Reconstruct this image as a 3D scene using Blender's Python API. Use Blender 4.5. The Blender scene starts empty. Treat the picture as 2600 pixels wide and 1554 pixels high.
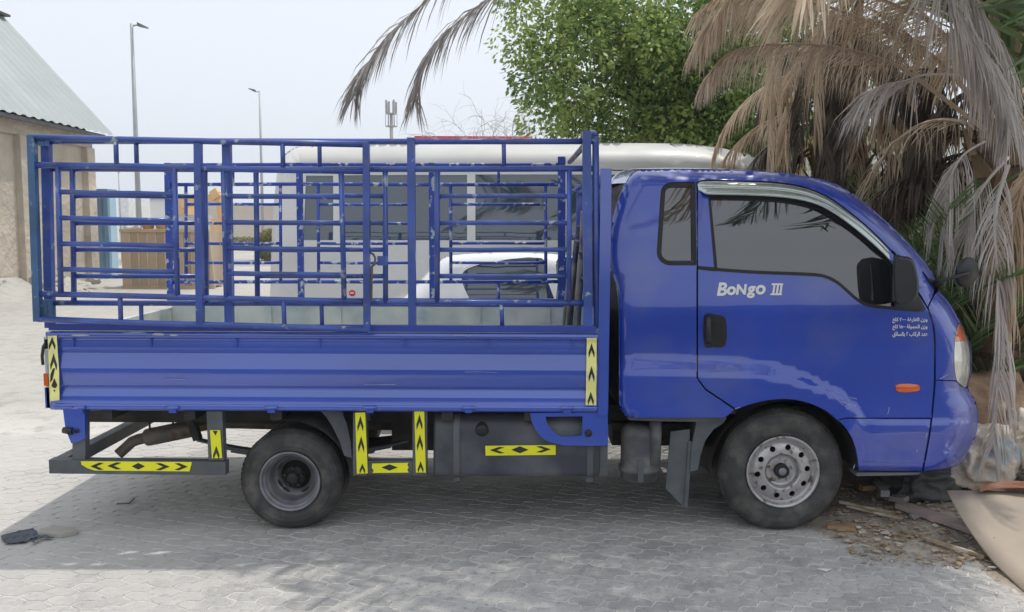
import bpy, bmesh, math, random
from mathutils import Vector, Matrix, noise
from mathutils.geometry import delaunay_2d_cdt
random.seed(7)
R = math.radians
S = bpy.context.scene
COL = S.collection

# ------------------------------------------------------------------ camera
FPX, PW, PH = 2130.0, 2600.0, 1554.0
CAM = Vector((0.0, -4.45, 1.70))
PITCH, ROLL = R(5.47), R(0.25)
cd = bpy.data.cameras.new('camera'); cam = bpy.data.objects.new('camera', cd); COL.objects.link(cam)
cd.sensor_fit = 'HORIZONTAL'; cd.sensor_width = 36.0; cd.lens = 36.0 * FPX / PW
cd.clip_start = 0.05; cd.clip_end = 3000
CM = Matrix.Rotation(R(90) - PITCH, 3, 'X') @ Matrix.Rotation(ROLL, 3, 'Z')
cam.matrix_world = Matrix.Translation(CAM) @ CM.to_4x4()
S.camera = cam

# ------------------------------------------------------------------ sky and sun
SUN = Vector((0.28, 0.180, 1.0)).normalized()
el = math.asin(SUN.z); az = math.atan2(SUN.x, SUN.y)
W = bpy.data.worlds.new('World'); S.world = W; W.use_nodes = True
nt = W.node_tree; nt.nodes.clear()
sky = nt.nodes.new('ShaderNodeTexSky'); sky.sky_type = 'NISHITA'; sky.sun_disc = False
sky.sun_elevation = el; sky.sun_rotation = az; sky.air_density = 1.0; sky.dust_density = 5.0; sky.ozone_density = 1.0
hs = nt.nodes.new('ShaderNodeHueSaturation'); hs.inputs['Saturation'].default_value = 0.25
mx = nt.nodes.new('ShaderNodeMix'); mx.data_type = 'RGBA'; mx.inputs[0].default_value = 0.84; mx.inputs[7].default_value = (5.35, 5.75, 6.3, 1)   # even pale haze over the whole dome
bg = nt.nodes.new('ShaderNodeBackground'); bg.inputs['Strength'].default_value = 0.15
ow = nt.nodes.new('ShaderNodeOutputWorld')
nt.links.new(sky.outputs[0], hs.inputs['Color']); nt.links.new(hs.outputs[0], mx.inputs[6])
nt.links.new(mx.outputs[2], bg.inputs['Color']); nt.links.new(bg.outputs[0], ow.inputs['Surface'])
sl = bpy.data.lights.new('sun', 'SUN'); sl.energy = 2.1; sl.angle = R(0.8); sl.color = (1.0, 0.95, 0.87)
so = bpy.data.objects.new('sun', sl); COL.objects.link(so)
so.rotation_euler = SUN.to_track_quat('Z', 'Y').to_euler()
so.location = SUN * 30
S.view_settings.view_transform = 'Standard'; S.view_settings.look = 'None'
S.view_settings.exposure = 0.23; S.view_settings.gamma = 1.0; S.view_settings.use_curve_mapping = False
S.render.engine = 'CYCLES'
S.cycles.use_denoising = True
S.cycles.max_bounces = 8
S.cycles.transparent_max_bounces = 12

# ------------------------------------------------------------------ measuring: a pixel of the photograph to a point of the place
def ray(px, py):
    return CM @ Vector(((px - PW/2)/FPX, -(py - PH/2)/FPX, -1.0))
def P(px, py, Y=0.0):
    d = ray(px, py); return CAM + d * ((Y - CAM.y)/d.y)
def G(px, py, Z=0.0):
    d = ray(px, py); return CAM + d * ((Z - CAM.z)/d.z)
def proj(p):
    q = CM.transposed() @ (Vector(p)-CAM)
    if q.z > -.05: return None
    return (PW/2 + FPX*q.x/-q.z, PH/2 - FPX*q.y/-q.z)
def dense(L, step):
    out = []
    for a, b in zip(L, L[1:]):
        k = max(1, int(math.hypot(b[0]-a[0], b[1]-a[1])/step)); out += [tuple(a[j]+(b[j]-a[j])*i/k for j in range(len(a))) for i in range(k)]
    return out+[tuple(L[-1])]
def cr(pts, n=4, closed=False):
    out = []; m = len(pts); D = len(pts[0])
    for i in range(m if closed else m-1):
        if closed: a, b, c, d = pts[(i-1) % m], pts[i], pts[(i+1) % m], pts[(i+2) % m]
        else: a, b, c, d = pts[max(i-1, 0)], pts[i], pts[i+1], pts[min(i+2, m-1)]
        for k in range(n):
            t = k/n
            out.append(tuple(0.5*((2*b[j]) + (c[j]-a[j])*t + (2*a[j]-5*b[j]+4*c[j]-d[j])*t*t + (3*b[j]-a[j]-3*c[j]+d[j])*t**3) for j in range(D)))
    if not closed: out.append(tuple(pts[-1]))
    return out
def sst(a, b, x):
    t = min(1, max(0, (x-a)/(b-a))); return t*t*(3-2*t)

# ------------------------------------------------------------------ objects
OFF = {}
def props(o, label=None, cat=None, group=None, kind=None):
    if label: o['label'] = label
    if cat: o['category'] = cat
    if group: o['group'] = group
    if kind: o['kind'] = kind
    return o
def thing(name, loc, label, cat, group=None):
    o = bpy.data.objects.new(name, None); COL.objects.link(o); o.location = loc; o.empty_display_size = 0.2
    OFF[o] = Vector(loc); return props(o, label, cat, group)
def link(name, me, parent=None, mats=None, off=None):
    o = bpy.data.objects.new(name, me); COL.objects.link(o)
    if parent is not None:
        o.parent = parent; OFF[o] = OFF[parent]
    else: OFF[o] = Vector(off) if off else Vector((0, 0, 0)); o.location = OFF[o]
    if mats:
        for m in (mats if isinstance(mats, (list, tuple)) else [mats]): me.materials.append(m)
    return o

class MB:
    def __init__(s): s.v = []; s.f = []; s.sm = []; s.mi = []; s.m = 0
    def add(s, vs, fs, smooth=False):
        b = len(s.v); s.v += [Vector(v) for v in vs]
        for f in fs: s.f.append([b+i for i in f]); s.sm.append(smooth); s.mi.append(s.m)
        return s
    def box(s, a, b, rot=None, piv=None):
        x0, y0, z0 = (min(a[i], b[i]) for i in range(3)); x1, y1, z1 = (max(a[i], b[i]) for i in range(3))
        vs = [Vector(p) for p in ((x0,y0,z0),(x1,y0,z0),(x1,y1,z0),(x0,y1,z0),(x0,y0,z1),(x1,y0,z1),(x1,y1,z1),(x0,y1,z1))]
        if rot is not None:
            c = Vector(piv) if piv is not None else (Vector(a)+Vector(b))/2
            vs = [c + rot @ (v-c) for v in vs]
        return s.add(vs, [(0,3,2,1),(4,5,6,7),(0,1,5,4),(1,2,6,5),(2,3,7,6),(3,0,4,7)])
    def bar(s, p, q, w, h, up=(0,0,1)):
        p = Vector(p); q = Vector(q); t = (q-p).normalized(); u = Vector(up)
        sd = t.cross(u)
        if sd.length < 1e-3: sd = t.cross(Vector((0,1,0)))
        sd.normalize(); u = sd.cross(t)
        vs = []
        for c in (p, q):
            for a, b in ((-1,-1),(1,-1),(1,1),(-1,1)): vs.append(c + sd*a*w/2 + u*b*h/2)
        return s.add(vs, [(0,1,2,3),(7,6,5,4),(0,4,5,1),(1,5,6,2),(2,6,7,3),(3,7,4,0)])
    def tube(s, pts, r, n=8, cap=True):
        pts = [Vector(p) for p in pts]; m = len(pts); rs = r if isinstance(r, (list, tuple)) else [r]*m
        vs = []; ref = None
        for i, p in enumerate(pts):
            t = (pts[min(i+1, m-1)] - pts[max(i-1, 0)]).normalized()
            if ref is None:
                ref = t.cross(Vector((0,0,1)))
                if ref.length < 0.05: ref = t.cross(Vector((0,1,0)))
            ref = (ref - t*ref.dot(t)).normalized(); b = t.cross(ref)
            for k in range(n):
                a = 2*math.pi*k/n; vs.append(p + (ref*math.cos(a) + b*math.sin(a))*rs[i])
        fs = [(i*n+k, i*n+(k+1) % n, (i+1)*n+(k+1) % n, (i+1)*n+k) for i in range(m-1) for k in range(n)]
        s.add(vs, fs, True)
        if cap:
            b0 = len(s.v) - len(vs)
            s.f.append([b0+k for k in range(n-1, -1, -1)]); s.sm.append(False); s.mi.append(s.m)
            s.f.append([b0+(m-1)*n+k for k in range(n)]); s.sm.append(False); s.mi.append(s.m)
        return s
    def lathe(s, prof, c, axis=(0,1,0), n=32, smooth=True, arc=None):
        # prof: (radius, along axis)
        ax = Vector(axis).normalized(); u = ax.orthogonal().normalized(); w = ax.cross(u); c = Vector(c)
        vs = []; m = len(prof)
        for (r, h) in prof:
            for k in range(n):
                a = 2*math.pi*k/n; vs.append(c + ax*h + (u*math.cos(a)+w*math.sin(a))*r)
        fs = [(i*n+k, (i+1)*n+k, (i+1)*n+(k+1) % n, i*n+(k+1) % n) for i in range(m-1) for k in range(n)]
        return s.add(vs, fs, smooth)
    def prism(s, poly, vec):
        # poly: list of 3d points, vec: extrusion
        n = len(poly); vec = Vector(vec); a = [Vector(p) for p in poly]; b = [p+vec for p in a]
        return s.add(a+b, [tuple(range(n)), tuple(range(2*n-1, n-1, -1))] + [(i, (i+1) % n + 0 if False else (i+1) % n, n+(i+1) % n, n+i)[::-1] for i in range(n)])
    def build(s, name, mat, parent=None, fix=True, off=None, kind=None):
        o0 = OFF[parent] if parent is not None else (Vector(off) if off else Vector((0,0,0)))
        me = bpy.data.meshes.new(name)
        me.from_pydata([tuple(v - o0) for v in s.v], [], s.f); 
        me.polygons.foreach_set('use_smooth', s.sm); me.polygons.foreach_set('material_index', s.mi)
        if fix:
            bm = bmesh.new(); bm.from_mesh(me); bmesh.ops.recalc_face_normals(bm, faces=bm.faces); bm.to_mesh(me); bm.free()
        me.update()
        o = link(name, me, parent, mat, off)
        if kind: o['kind'] = kind
        return o

def inpoly(x, y, poly):
    c = False; j = len(poly)-1
    for i in range(len(poly)):
        xi, yi = poly[i]; xj, yj = poly[j]
        if (yi > y) != (yj > y) and x < (xj-xi)*(y-yi)/(yj-yi)+xi: c = not c
        j = i
    return c
def resamp(poly, step):
    out = []
    for i in range(len(poly)):
        a = poly[i]; b = poly[(i+1) % len(poly)]; L = math.hypot(b[0]-a[0], b[1]-a[1]); k = max(1, int(round(L/step)))
        out += [(a[0]+(b[0]-a[0])*j/k, a[1]+(b[1]-a[1])*j/k) for j in range(k)]
    return out
def sheet(outline, holes=(), step=16, extra=()):
    """triangulate an outline with holes, with inner points, for a curved sheet"""
    loops = [resamp(outline, step)] + [resamp(h, step) for h in holes]
    pts = []; edges = []
    for lp in loops:
        b = len(pts); pts += lp; edges += [(b+i, b+(i+1) % len(lp)) for i in range(len(lp))]
    xs = [p[0] for p in loops[0]]; ys = [p[1] for p in loops[0]]
    r = 0; y = min(ys)+step*.5
    def ok(x, y):
        return inpoly(x, y, loops[0]) and not any(inpoly(x, y, h) for h in loops[1:])
    bp = list(pts)
    def clear(x, y, d):
        return all(abs(q[0]-x)+abs(q[1]-y) > d for q in bp)
    for e in extra:
        if ok(*e) and clear(e[0], e[1], 2.0): pts.append(e)
    while y < max(ys):
        x = min(xs) + (step*.5 if r % 2 else 0)
        while x < max(xs):
            if ok(x, y) and clear(x, y, step*.55): pts.append((x, y))
            x += step
        y += step*.87; r += 1
    vo, eo, fo = delaunay_2d_cdt([Vector(p) for p in pts], edges, [], 0, 1e-4)[:3]
    keep = []
    for f in fo:
        cx = sum(vo[i].x for i in f)/len(f); cy = sum(vo[i].y for i in f)/len(f)
        if ok(cx, cy): keep.append(tuple(f))
    return vo, keep
def panel(name, outline, yf, mat, parent, holes=(), step=16, extra=(), lip=0.018, mirror=None, mname=None):
    """curved metal sheet: outline measured in the photograph, yf gives its distance from the side plane"""
    vo, fs = sheet(outline, holes, step, extra)
    o0 = OFF[parent] if parent is not None else Vector((0,0,0))
    def pos(x, y): return P(x, y, yf(x, y))
    V = [pos(v.x, v.y) for v in vo]; N = []
    for v in vo:
        a = pos(v.x+.6, v.y) - pos(v.x-.6, v.y); b = pos(v.x, v.y+.6) - pos(v.x, v.y-.6)
        n = b.cross(a).normalized()
        if n.y > 0: n = -n
        N.append(n)
    out = []
    for mir in ([False, True] if mirror else [False]):
        vv = [Vector((p.x, mirror-p.y, p.z)) for p in V] if mir else V
        nn = [Vector((n.x, -n.y, n.z)) for n in N] if mir else N
        F = []
        for f in fs:
            a, b, c = (vv[i] for i in f[:3]); n = (b-a).cross(c-a)
            F.append(f if n.dot(nn[f[0]]) > 0 else f[::-1])
        ec = {}
        for f in F:
            for i in range(len(f)):
                e = (f[i], f[(i+1) % len(f)]); k = tuple(sorted(e)); ec.setdefault(k, []).append(e)
        vs = [p-o0 for p in vv]; nl = list(nn); nmain = len(F)
        if lip:
            dy = -lip if mir else lip; mp = {}
            def bv(i):
                if i not in mp:
                    mp[i] = (len(vs), len(vs)+1); vs.append(vv[i]-o0); nl.append(None); vs.append(vv[i]-o0+Vector((0, dy, 0))); nl.append(None)
                return mp[i]
            for k, es in ec.items():
                if len(es) == 1:
                    a, b = es[0]; A = bv(a); B = bv(b); F.append((B[0], A[0], A[1], B[1]))
        me = bpy.data.meshes.new(name); me.from_pydata([tuple(v) for v in vs], [], F)
        me.polygons.foreach_set('use_smooth', [i < nmain for i in range(len(F))])
        me.update()
        ln = []
        for p in me.polygons:
            for vi in p.vertices:
                n = nl[vi]; ln.append(tuple(n) if n is not None else tuple(p.normal))
        me.normals_split_custom_set(ln)
        out.append(link(mname or name if mir else name, me, parent, mat))
    return out[0]

# ------------------------------------------------------------------ materials
def M(name, col, rough=.5, metal=0., ior=1.5, var=.12, vs=3., bump=0., bs=60., coat=0., cior=1.5, col2=None, thr=.6, ts=20., tw=.04, stretch=(1,1,1), rvar=.1, dust=None, dthr=.55, ds=1.6, rnd=0., alpha=None, emit=None, cr_=.05):
    m = bpy.data.materials.new(name); m.use_nodes = True; n = m.node_tree; L = n.links; nd = n.nodes
    b = nd['Principled BSDF']; b.inputs['Roughness'].default_value = rough; b.inputs['Metallic'].default_value = metal
    b.inputs['IOR'].default_value = ior; b.inputs['Coat Weight'].default_value = coat; b.inputs['Coat Roughness'].default_value = cr_; b.inputs['Coat IOR'].default_value = cior
    tc = nd.new('ShaderNodeTexCoord'); mp = nd.new('ShaderNodeMapping'); L.new(tc.outputs['Object'], mp.inputs[0]); mp.inputs['Scale'].default_value = stretch
    def nz(scale, det=5.):
        t = nd.new('ShaderNodeTexNoise'); t.inputs['Scale'].default_value = scale; t.inputs['Detail'].default_value = det
        L.new(mp.outputs[0], t.inputs['Vector']); return t.outputs['Fac']
    def ramp(src, a, b_):
        r = nd.new('ShaderNodeMapRange'); r.inputs[1].default_value = a; r.inputs[2].default_value = b_; L.new(src, r.inputs[0]); return r.outputs[0]
    def mix(f, a, c):
        x = nd.new('ShaderNodeMix'); x.data_type = 'RGBA'
        if isinstance(f, float): x.inputs[0].default_value = f
        else: L.new(f, x.inputs[0])
        for i, q in ((6, a), (7, c)):
            if isinstance(q, tuple): x.inputs[i].default_value = (*q, 1)
            else: L.new(q, x.inputs[i])
        return x.outputs[2]
    lo = tuple(max(0, c*(1-var)) for c in col); hi = tuple(min(1, c*(1+var)) for c in col)
    c = mix(ramp(nz(vs), .3, .7), lo, hi)
    if rnd:
        oi = nd.new('ShaderNodeObjectInfo'); at = nd.new('ShaderNodeAttribute'); at.attribute_name = 'tone'
        ad = nd.new('ShaderNodeMath'); ad.operation = 'ADD'; L.new(oi.outputs['Random'], ad.inputs[0]); L.new(at.outputs['Fac'], ad.inputs[1])
        fr = nd.new('ShaderNodeMath'); fr.operation = 'FRACT'; L.new(ad.outputs[0], fr.inputs[0])
        hv = nd.new('ShaderNodeHueSaturation'); L.new(c, hv.inputs['Color']); L.new(ramp(fr.outputs[0], 0, 1), hv.inputs['Value'])
        mr = hv.inputs['Value'].links[0].from_node; mr.inputs[3].default_value = 1-rnd; mr.inputs[4].default_value = 1+rnd
        c = hv.outputs[0]
    if col2 is not None: c = mix(ramp(nz(ts, 6.), thr-tw, thr+tw), c, col2)
    if dust is not None: c = mix(ramp(nz(ds, 7.), dthr-.12, dthr+.2), c, dust)
    L.new(c, b.inputs['Base Color'])
    if rvar:
        rr = ramp(nz(vs*2.3), .25, .75); q = rr.node; q.inputs[3].default_value = max(0., rough-rvar); q.inputs[4].default_value = min(1., rough+rvar); L.new(rr, b.inputs['Roughness'])
    if bump:
        bp = nd.new('ShaderNodeBump'); bp.inputs['Strength'].default_value = 1.; bp.inputs['Distance'].default_value = bump
        L.new(nz(bs, 8.), bp.inputs['Height']); L.new(bp.outputs[0], b.inputs['Normal'])
    if alpha is not None: b.inputs['Alpha'].default_value = alpha
    return m
BLUE = M('blue_car_paint', (.011,.054,.43), .36, coat=1., cior=1.66, var=.10, vs=1.4, rvar=.06, cr_=.04, dust=(.07,.10,.36), dthr=.62, ds=3.)
BLUE_BED = M('blue_bed_paint', (.022,.075,.46), .38, coat=1., cior=1.85, var=.14, vs=2.2, rvar=.1, cr_=.14, col2=(.34,.40,.46), thr=.79, ts=14., tw=.015, stretch=(.45,1,1))
BLUE_TUBE = M('blue_chipped_tube_paint', (.040,.085,.34), .42, coat=.4, var=.3, vs=5., dust=(.14,.14,.22), dthr=.68, ds=9., col2=(.38,.43,.50), thr=.665, ts=13., tw=.03, cr_=.2)
BLUE_FAR = M('blue_worn_tube_paint', (.025,.06,.34), .5, var=.3, vs=5., col2=(.42,.47,.52), thr=.60, ts=22., tw=.03)
BLUE_FADE = M('faded_steel_blue_paint', (.055,.13,.26), .5, var=.25, vs=6., col2=(.30,.36,.42), thr=.68, ts=18.)
BAND = M('blue_flat_bar_paint', (.03,.06,.33), .45, coat=.3, var=.1, vs=3., cr_=.2, col2=(.34,.38,.44), thr=.74, ts=16., tw=.02)
RUB = M('black_rubber_trim', (.018,.018,.02), .6, var=.2)
PLAST = M('black_plastic', (.022,.023,.026), .38, var=.15, vs=8.)
TYRE = M('tyre_rubber', (.046,.045,.045), .75, var=.25, vs=6., bump=.0015, bs=90, dust=(.13,.122,.11), dthr=.56, ds=11.)
RIM = M('silver_rim_paint', (.50,.48,.48), .38, metal=.6, var=.15, vs=9., col2=(.16,.13,.11), thr=.62, ts=26., tw=.06)
RIMD = M('grey_rim_paint', (.25,.25,.275), .45, metal=.3, var=.2, vs=7., dust=(.12,.11,.10), ds=8.)
HUBD = M('dirty_hub_metal', (.028,.027,.026), .6, metal=.3, var=.4, vs=14.)
GLASS = M('tinted_window_glass', (.018,.02,.024), .02, ior=2.2, var=.05, rvar=0)
VISOR = M('clear_chrome_visor', (.48,.53,.51), .12, metal=.75, var=.04, rvar=.02)
STEEL = M('dark_grey_steel', (.095,.105,.115), .55, var=.25, vs=5., bump=.001, bs=50, dust=(.19,.19,.18), dthr=.62, ds=3., col2=(.17,.09,.05), thr=.74, ts=16.)
CHAS = M('black_chassis_paint', (.020,.019,.018), .65, var=.4, vs=6., dust=(.075,.06,.045), dthr=.58, ds=3.)
TANK = M('grey_tank_paint', (.05,.056,.068), .5, var=.2, vs=3., dust=(.15,.155,.165), dthr=.57, ds=3.2, bump=.0012, bs=30)
MUFF = M('worn_muffler_steel', (.15,.135,.115), .55, metal=.4, var=.3, vs=7., col2=(.13,.075,.04), thr=.6, ts=12.)
YEL = M('fluorescent_yellow_tape', (.86,.84,.02), .5, var=.05, vs=6.)
YELP = M('faded_yellow_tape', (.96,.88,.30), .5, var=.12, vs=8., col2=(.75,.72,.5), thr=.62, ts=14.)
BLK = M('black_tape_print', (.025,.025,.03), .55, var=.2)
ORG = M('orange_lamp_plastic', (.72,.12,.012), .15, coat=1., var=.1)
LAMPG = M('clear_headlamp_lens', (.62,.64,.60), .06, coat=1., var=.12, vs=12., metal=.35, rvar=.03)
WHT = M('white_lettering', (.80,.80,.76), .5, var=.05)
GALV = M('worn_grey_bed_paint', (.40,.45,.44), .55, var=.2, vs=5., dust=(.60,.60,.54), dthr=.5, ds=4., col2=(.10,.24,.46), thr=.68, ts=2.2, tw=.06)
FILT = M('dusty_black_air_cleaner', (.07,.07,.08), .55, var=.3, vs=5., dust=(.22,.21,.20), dthr=.52, ds=7.)
PIPE = M('dull_steel_pipe', (.20,.20,.20), .5, metal=.5, var=.35, vs=6., col2=(.05,.06,.12), thr=.52, ts=4.)
# ================================================================== THE TRUCK
TW = 1.70                                           # body width
truck = thing('flatbed_truck', (0.0, 0.85, 0.0), 'blue flatbed truck with tall tubular cage on its bed, parked in front', 'truck')

# ---- cab skin: silhouette (px, py, rounding width px, rounding depth m)
SIL = [(1606,1060,26,.03),(1590,1057,26,.04),(1578,1041,30,.05),(1573,1026,34,.05),(1572,900,34,.05),(1571,780,36,.05),(1566,730,36,.05),(1552,690,38,.06),(1545,650,40,.06),
       (1546,610,40,.06),(1553,562,42,.06),(1568,510,44,.07),(1588,465,46,.09),(1604,442,46,.11),(1624,432,46,.13),(1680,430,46,.15),(1751,430,46,.16),(1834,431,46,.17),(1918,434,46,.17),
       (2001,441,46,.18),(2064,451,46,.19),(2106,462,44,.20),(2148,480,42,.20),(2190,511,38,.20),(2232,546,36,.20),(2274,585,36,.20),(2315,627,36,.20),(2345,661,40,.21),(2373,700,50,.22),
       (2384,738,58,.23),(2400,757,62,.24),(2420,785,66,.25),(2436,815,68,.26),(2453,845,70,.27),(2465,882,72,.28),(2468,920,74,.28),(2464,958,76,.28),(2458,984,78,.28),(2470,1006,80,.28),(2480,1028,82,.28),
       (2483,1056,82,.28),(2481,1090,82,.28),(2474,1117,80,.28),(2457,1148,76,.26),(2439,1172,60,.22),(2413,1190,40,.12),(2342,1197,16,.02),(2184,1196,14,.02)]
SIL = dense(cr(SIL, 3), 14)
CREASE = cr([(1560,899),(1640,900),(1767,904),(1876,908),(1960,917),(2022,936),(2085,965),(2142,995),(2169,1024),(2196,1058),(2240,1064),(2330,1064),(2500,1066)], 14)
def crease_y(x):
    for a, b in zip(CREASE, CREASE[1:]):
        if a[0] <= x <= b[0]: return a[1] + (b[1]-a[1])*(x-a[0])/(b[0]-a[0]+1e-9)
    return CREASE[0][1] if x < CREASE[0][0] else CREASE[-1][1]
def near_sil(x, y):
    best = 1e9; q = None
    for a, b in zip(SIL, SIL[1:]):
        dx, dy = b[0]-a[0], b[1]-a[1]; L2 = dx*dx+dy*dy+1e-9
        t = min(1, max(0, ((x-a[0])*dx+(y-a[1])*dy)/L2)); ex, ey = a[0]+dx*t-x, a[1]+dy*t-y; d = ex*ex+ey*ey
        if d < best: best = d; q = (a[2]+(b[2]-a[2])*t, a[3]+(b[3]-a[3])*t)
    return math.sqrt(best), q[0], q[1]
def cab_y(x, y):
    d, rx, ry = near_sil(x, y); t = min(1., d/rx)
    v = ry*(1-math.sqrt(max(0., 1-(1-t)**2)))
    v += .115*sst(0, 1, (680-y)/330.)*1.0 + max(0, (690-y))/260.*.035          # tumblehome of the greenhouse
    v += .020*sst(800, 660, y)*sst(560, 660, y) + .030*sst(775, 895, y)*(1-sst(1010, 1120, y)*.5)
    cy = crease_y(x); h = y-cy
    w = 52 if x < 1960 else 52-24*sst(1960, 2150, x)
    if x < 2205: v -= .050*sst(0, w, h)*(1-sst(2150, 2205, x)*.7)
    else: v -= .014*sst(0, 8, h)
    v += .02*sst(1010, 1200, y)                                                  # lower edge tucks in
    v += .0011*noise.noise(Vector((x/95., y/80., 3.1)))                          # small dents
    v += .045*sst(2200, 2480, x)                                                 # nose narrows in plan
    return .042 + v
ARCH = cr([(1846,1056),(1869,1040),(1897,1029),(1933,1019),(1979,1013),(2018,1015),(2056,1024),(2094,1041),(2130,1067),(2158,1102),(2174,1143),(2182,1195)], 3)
rim_pts = []
for i, (x, y, rx, ry) in enumerate(SIL):
    if i in (0, len(SIL)-1): continue
    a, b = SIL[i-1], SIL[i+1]; tx, ty = b[0]-a[0], b[1]-a[1]; L = math.hypot(tx, ty)+1e-9; nx, ny = -ty/L, tx/L
    for k in (.015, .05, .1, .17, .27, .4, .58, .8): rim_pts.append((x+nx*rx*k, y+ny*rx*k))
sxy = [(p[0], p[1]) for p in SIL]
def part_sil(x0, y0, x1, y1):
    i0 = min(range(len(sxy)), key=lambda i: math.hypot(sxy[i][0]-x0, sxy[i][1]-y0)); i1 = min(range(len(sxy)), key=lambda i: math.hypot(sxy[i][0]-x1, sxy[i][1]-y1))
    return sxy[i0:i1+1] if i0 <= i1 else sxy[i1:i0+1][::-1]
VIS_T = cr([(1771,466),(1792,460),(1876,462),(1960,465),(2022,473),(2064,485),(2106,504),(2148,534),(2190,567),(2232,606),(2270,646)], 3)
VIS_B = cr([(2268,672),(2231,633),(2189,596),(2148,563),(2106,535),(2064,516),(2001,503),(1918,497),(1834,495),(1796,494),(1774,484)], 3)
BELT = cr([(1818,681),(1918,688),(2043,693),(2093,698),(2127,714),(2152,735),(2177,757),(2203,771),(2240,777),(2273,780),(2331,785)], 3)
def fillet(poly, rad, n=6):
    out = []; m = len(poly)
    for i in range(m):
        p = Vector(poly[i]); a = (Vector(poly[i-1])-p).normalized(); c = (Vector(poly[(i+1) % m])-p).normalized(); r = rad[i]
        h = math.acos(max(-1, min(1, a.dot(c))))/2; d = r/math.tan(h); q = p+(a+c).normalized()*r/math.sin(h); s0 = p+a*d-q; s1 = p+c*d-q; w = s0.angle(s1)
        for k in range(n+1):
            t = k/n; v = (s0*math.sin((1-t)*w)+s1*math.sin(t*w))/math.sin(w); out.append((q.x+v.x, q.y+v.y))
    return out
QW = fillet([(1679,463),(1766,462),(1768,674),(1665,674)], [28,4,4,34])
A_LINE = [(2270,646),(2300,690),(2326,733),(2346,766),(2357,784)]                # front edge of the door frame
F_LINE = cr([(2357,784),(2369,822),(2374,870),(2374,930),(2373,979),(2369,1028),(2362,1090),(2353,1143),(2344,1190)], 3)
g = 2.6
# rear side of the cab with the quarter window, roof edge and front pillar (one pressing)
rear = part_sil(1606,1060,1751,430) + part_sil(1751,430,2373,700)[1:] + [(2378,720)]
body_outline = [(1840,1060),(1606,1060)] + rear[1:] + [(2367,752),(2355,778),(2343,756),(2322,724),(2297,682),(2272,640)] + [(x, y-4) for x, y in VIS_T[::-1]][1:-1] + [(1768.2,462),(1768.2,960)] + \
    [(1770,962),(1777,973),(1791,991),(1830,1017),(1864,1040.5),(1850,1053)]
cabside = panel('cab_shell', body_outline, cab_y, BLUE, truck, holes=[QW], step=15, extra=rim_pts, mirror=TW)
# door
door_out = [(1772.5,470),(1772.5,960),(1780,970),(1793,987),(1832,1013),(1869,1038)] + ARCH[3:-8] + \
    [(2094,1041),(2128,1065),(2150,1060),(2194,1060.5)] + [(2366,1060.5)] + [(x-g, y) for x, y in F_LINE[::-1] if y < 1058] + [(x-2, y+2) for x, y in A_LINE[::-1]][1:] + [(x, y+1) for x, y in VIS_T[::-1]][1:-1]
win_hole = [(1801,498)] + [(x, y-6) for x, y in VIS_B[::-1] if 1830 < x < 2262] + [(2266,668),(2300,700),(2326,742),(2344,783)] + BELT[::-1] + [(1812,620)]
door = panel('door', door_out, cab_y, BLUE, truck, holes=[win_hole], step=15, extra=rim_pts, mirror=TW)
# wing below the door line, corner panel, bumper
wing_out = [(2131,1067)] + [p for p in ARCH if p[1] > 1070 and p[0] > 2100] + [(2186,1195.5)] + [(2341,1196)] + [(x-g, y) for x, y in F_LINE[::-1] if y > 1066] + [(2362,1063.5),(2194,1063.5),(2150,1063.5)]
panel('wing', wing_out, cab_y, BLUE, truck, step=14, mirror=TW)
HL = cr([(2429,834),(2437,822),(2447,835),(2458,865),(2464,895),(2465,925),(2461,958),(2453,984),(2440,978),(2428,965),(2423,935),(2422,900),(2424,862)], 3, True)
fr = part_sil(2384,738,2464,958)
corner_out = [(2360,788),(2358,780),(2372,752)] + fr + [(2460,975),(2454,984),(2440,979),(2428,966),(2376,964)] + [(x+g, y) for x, y in F_LINE[::-1] if y < 960]
panel('corner_panel', corner_out, cab_y, BLUE, truck, holes=[HL], step=12, extra=rim_pts, mirror=TW)
fr2 = part_sil(2458,984,2413,1190)
bump_out = [(2376.5,966.5),(2427,968.5),(2440,981.5),(2452,987)] + fr2 + [(2347,1196)] + [(x+g, y) for x, y in F_LINE[::-1] if y > 968]
panel('bumper', bump_out, cab_y, BLUE, truck, step=14, extra=rim_pts, mirror=TW)
b = MB(); b.tube([P(x_, 1172, cab_y(x_, 1172)-.0005) for x_ in (2190,2230,2280,2330,2348)], .0026, 6); b.build('wing_seam', BLUE, truck)
b = MB(); b.tube([P(2385,1065,cab_y(2385,1065)-.0015), P(2425,1065,cab_y(2425,1065)-.0015), P(2448,1065,cab_y(2448,1065)-.0015)], .003, 6); b.build('bumper_seam', BLUE, truck)
# skin across the cab between the two sides: roof, windscreen, nose, bumper front, rear wall
def across(name, pts, mat, crown, n=10, inset=0.0):
    m = MB(); vs = []; rows = []
    for (x, y) in pts:
        Y = cab_y(x, y); p = P(x, y, Y+.001); rows.append(p)
    k = len(rows); c = Vector((sum(p.x for p in rows)/k, 0, sum(p.z for p in rows)/k)); ctr = Vector((2.0-.35, 0, 1.1))
    for i, p in enumerate(rows):
        a = rows[max(i-1,0)]; q = rows[min(i+1,k-1)]; t = Vector((q.x-a.x, 0, q.z-a.z)); nrm = Vector((-t.z, 0, t.x)).normalized()
        if nrm.dot(Vector((p.x, 0, p.z)) - ctr) < 0: nrm = -nrm
        for j in range(n+1):
            u = j/n; vs.append(Vector((p.x, p.y*(1-u)+(TW-p.y)*u, p.z)) + nrm*(crown*math.sin(math.pi*u) - inset))
    m.add(vs, [(i*(n+1)+j, i*(n+1)+j+1, (i+1)*(n+1)+j+1, (i+1)*(n+1)+j) for i in range(k-1) for j in range(n)], True)
    return m.build(name, mat, truck)
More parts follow.
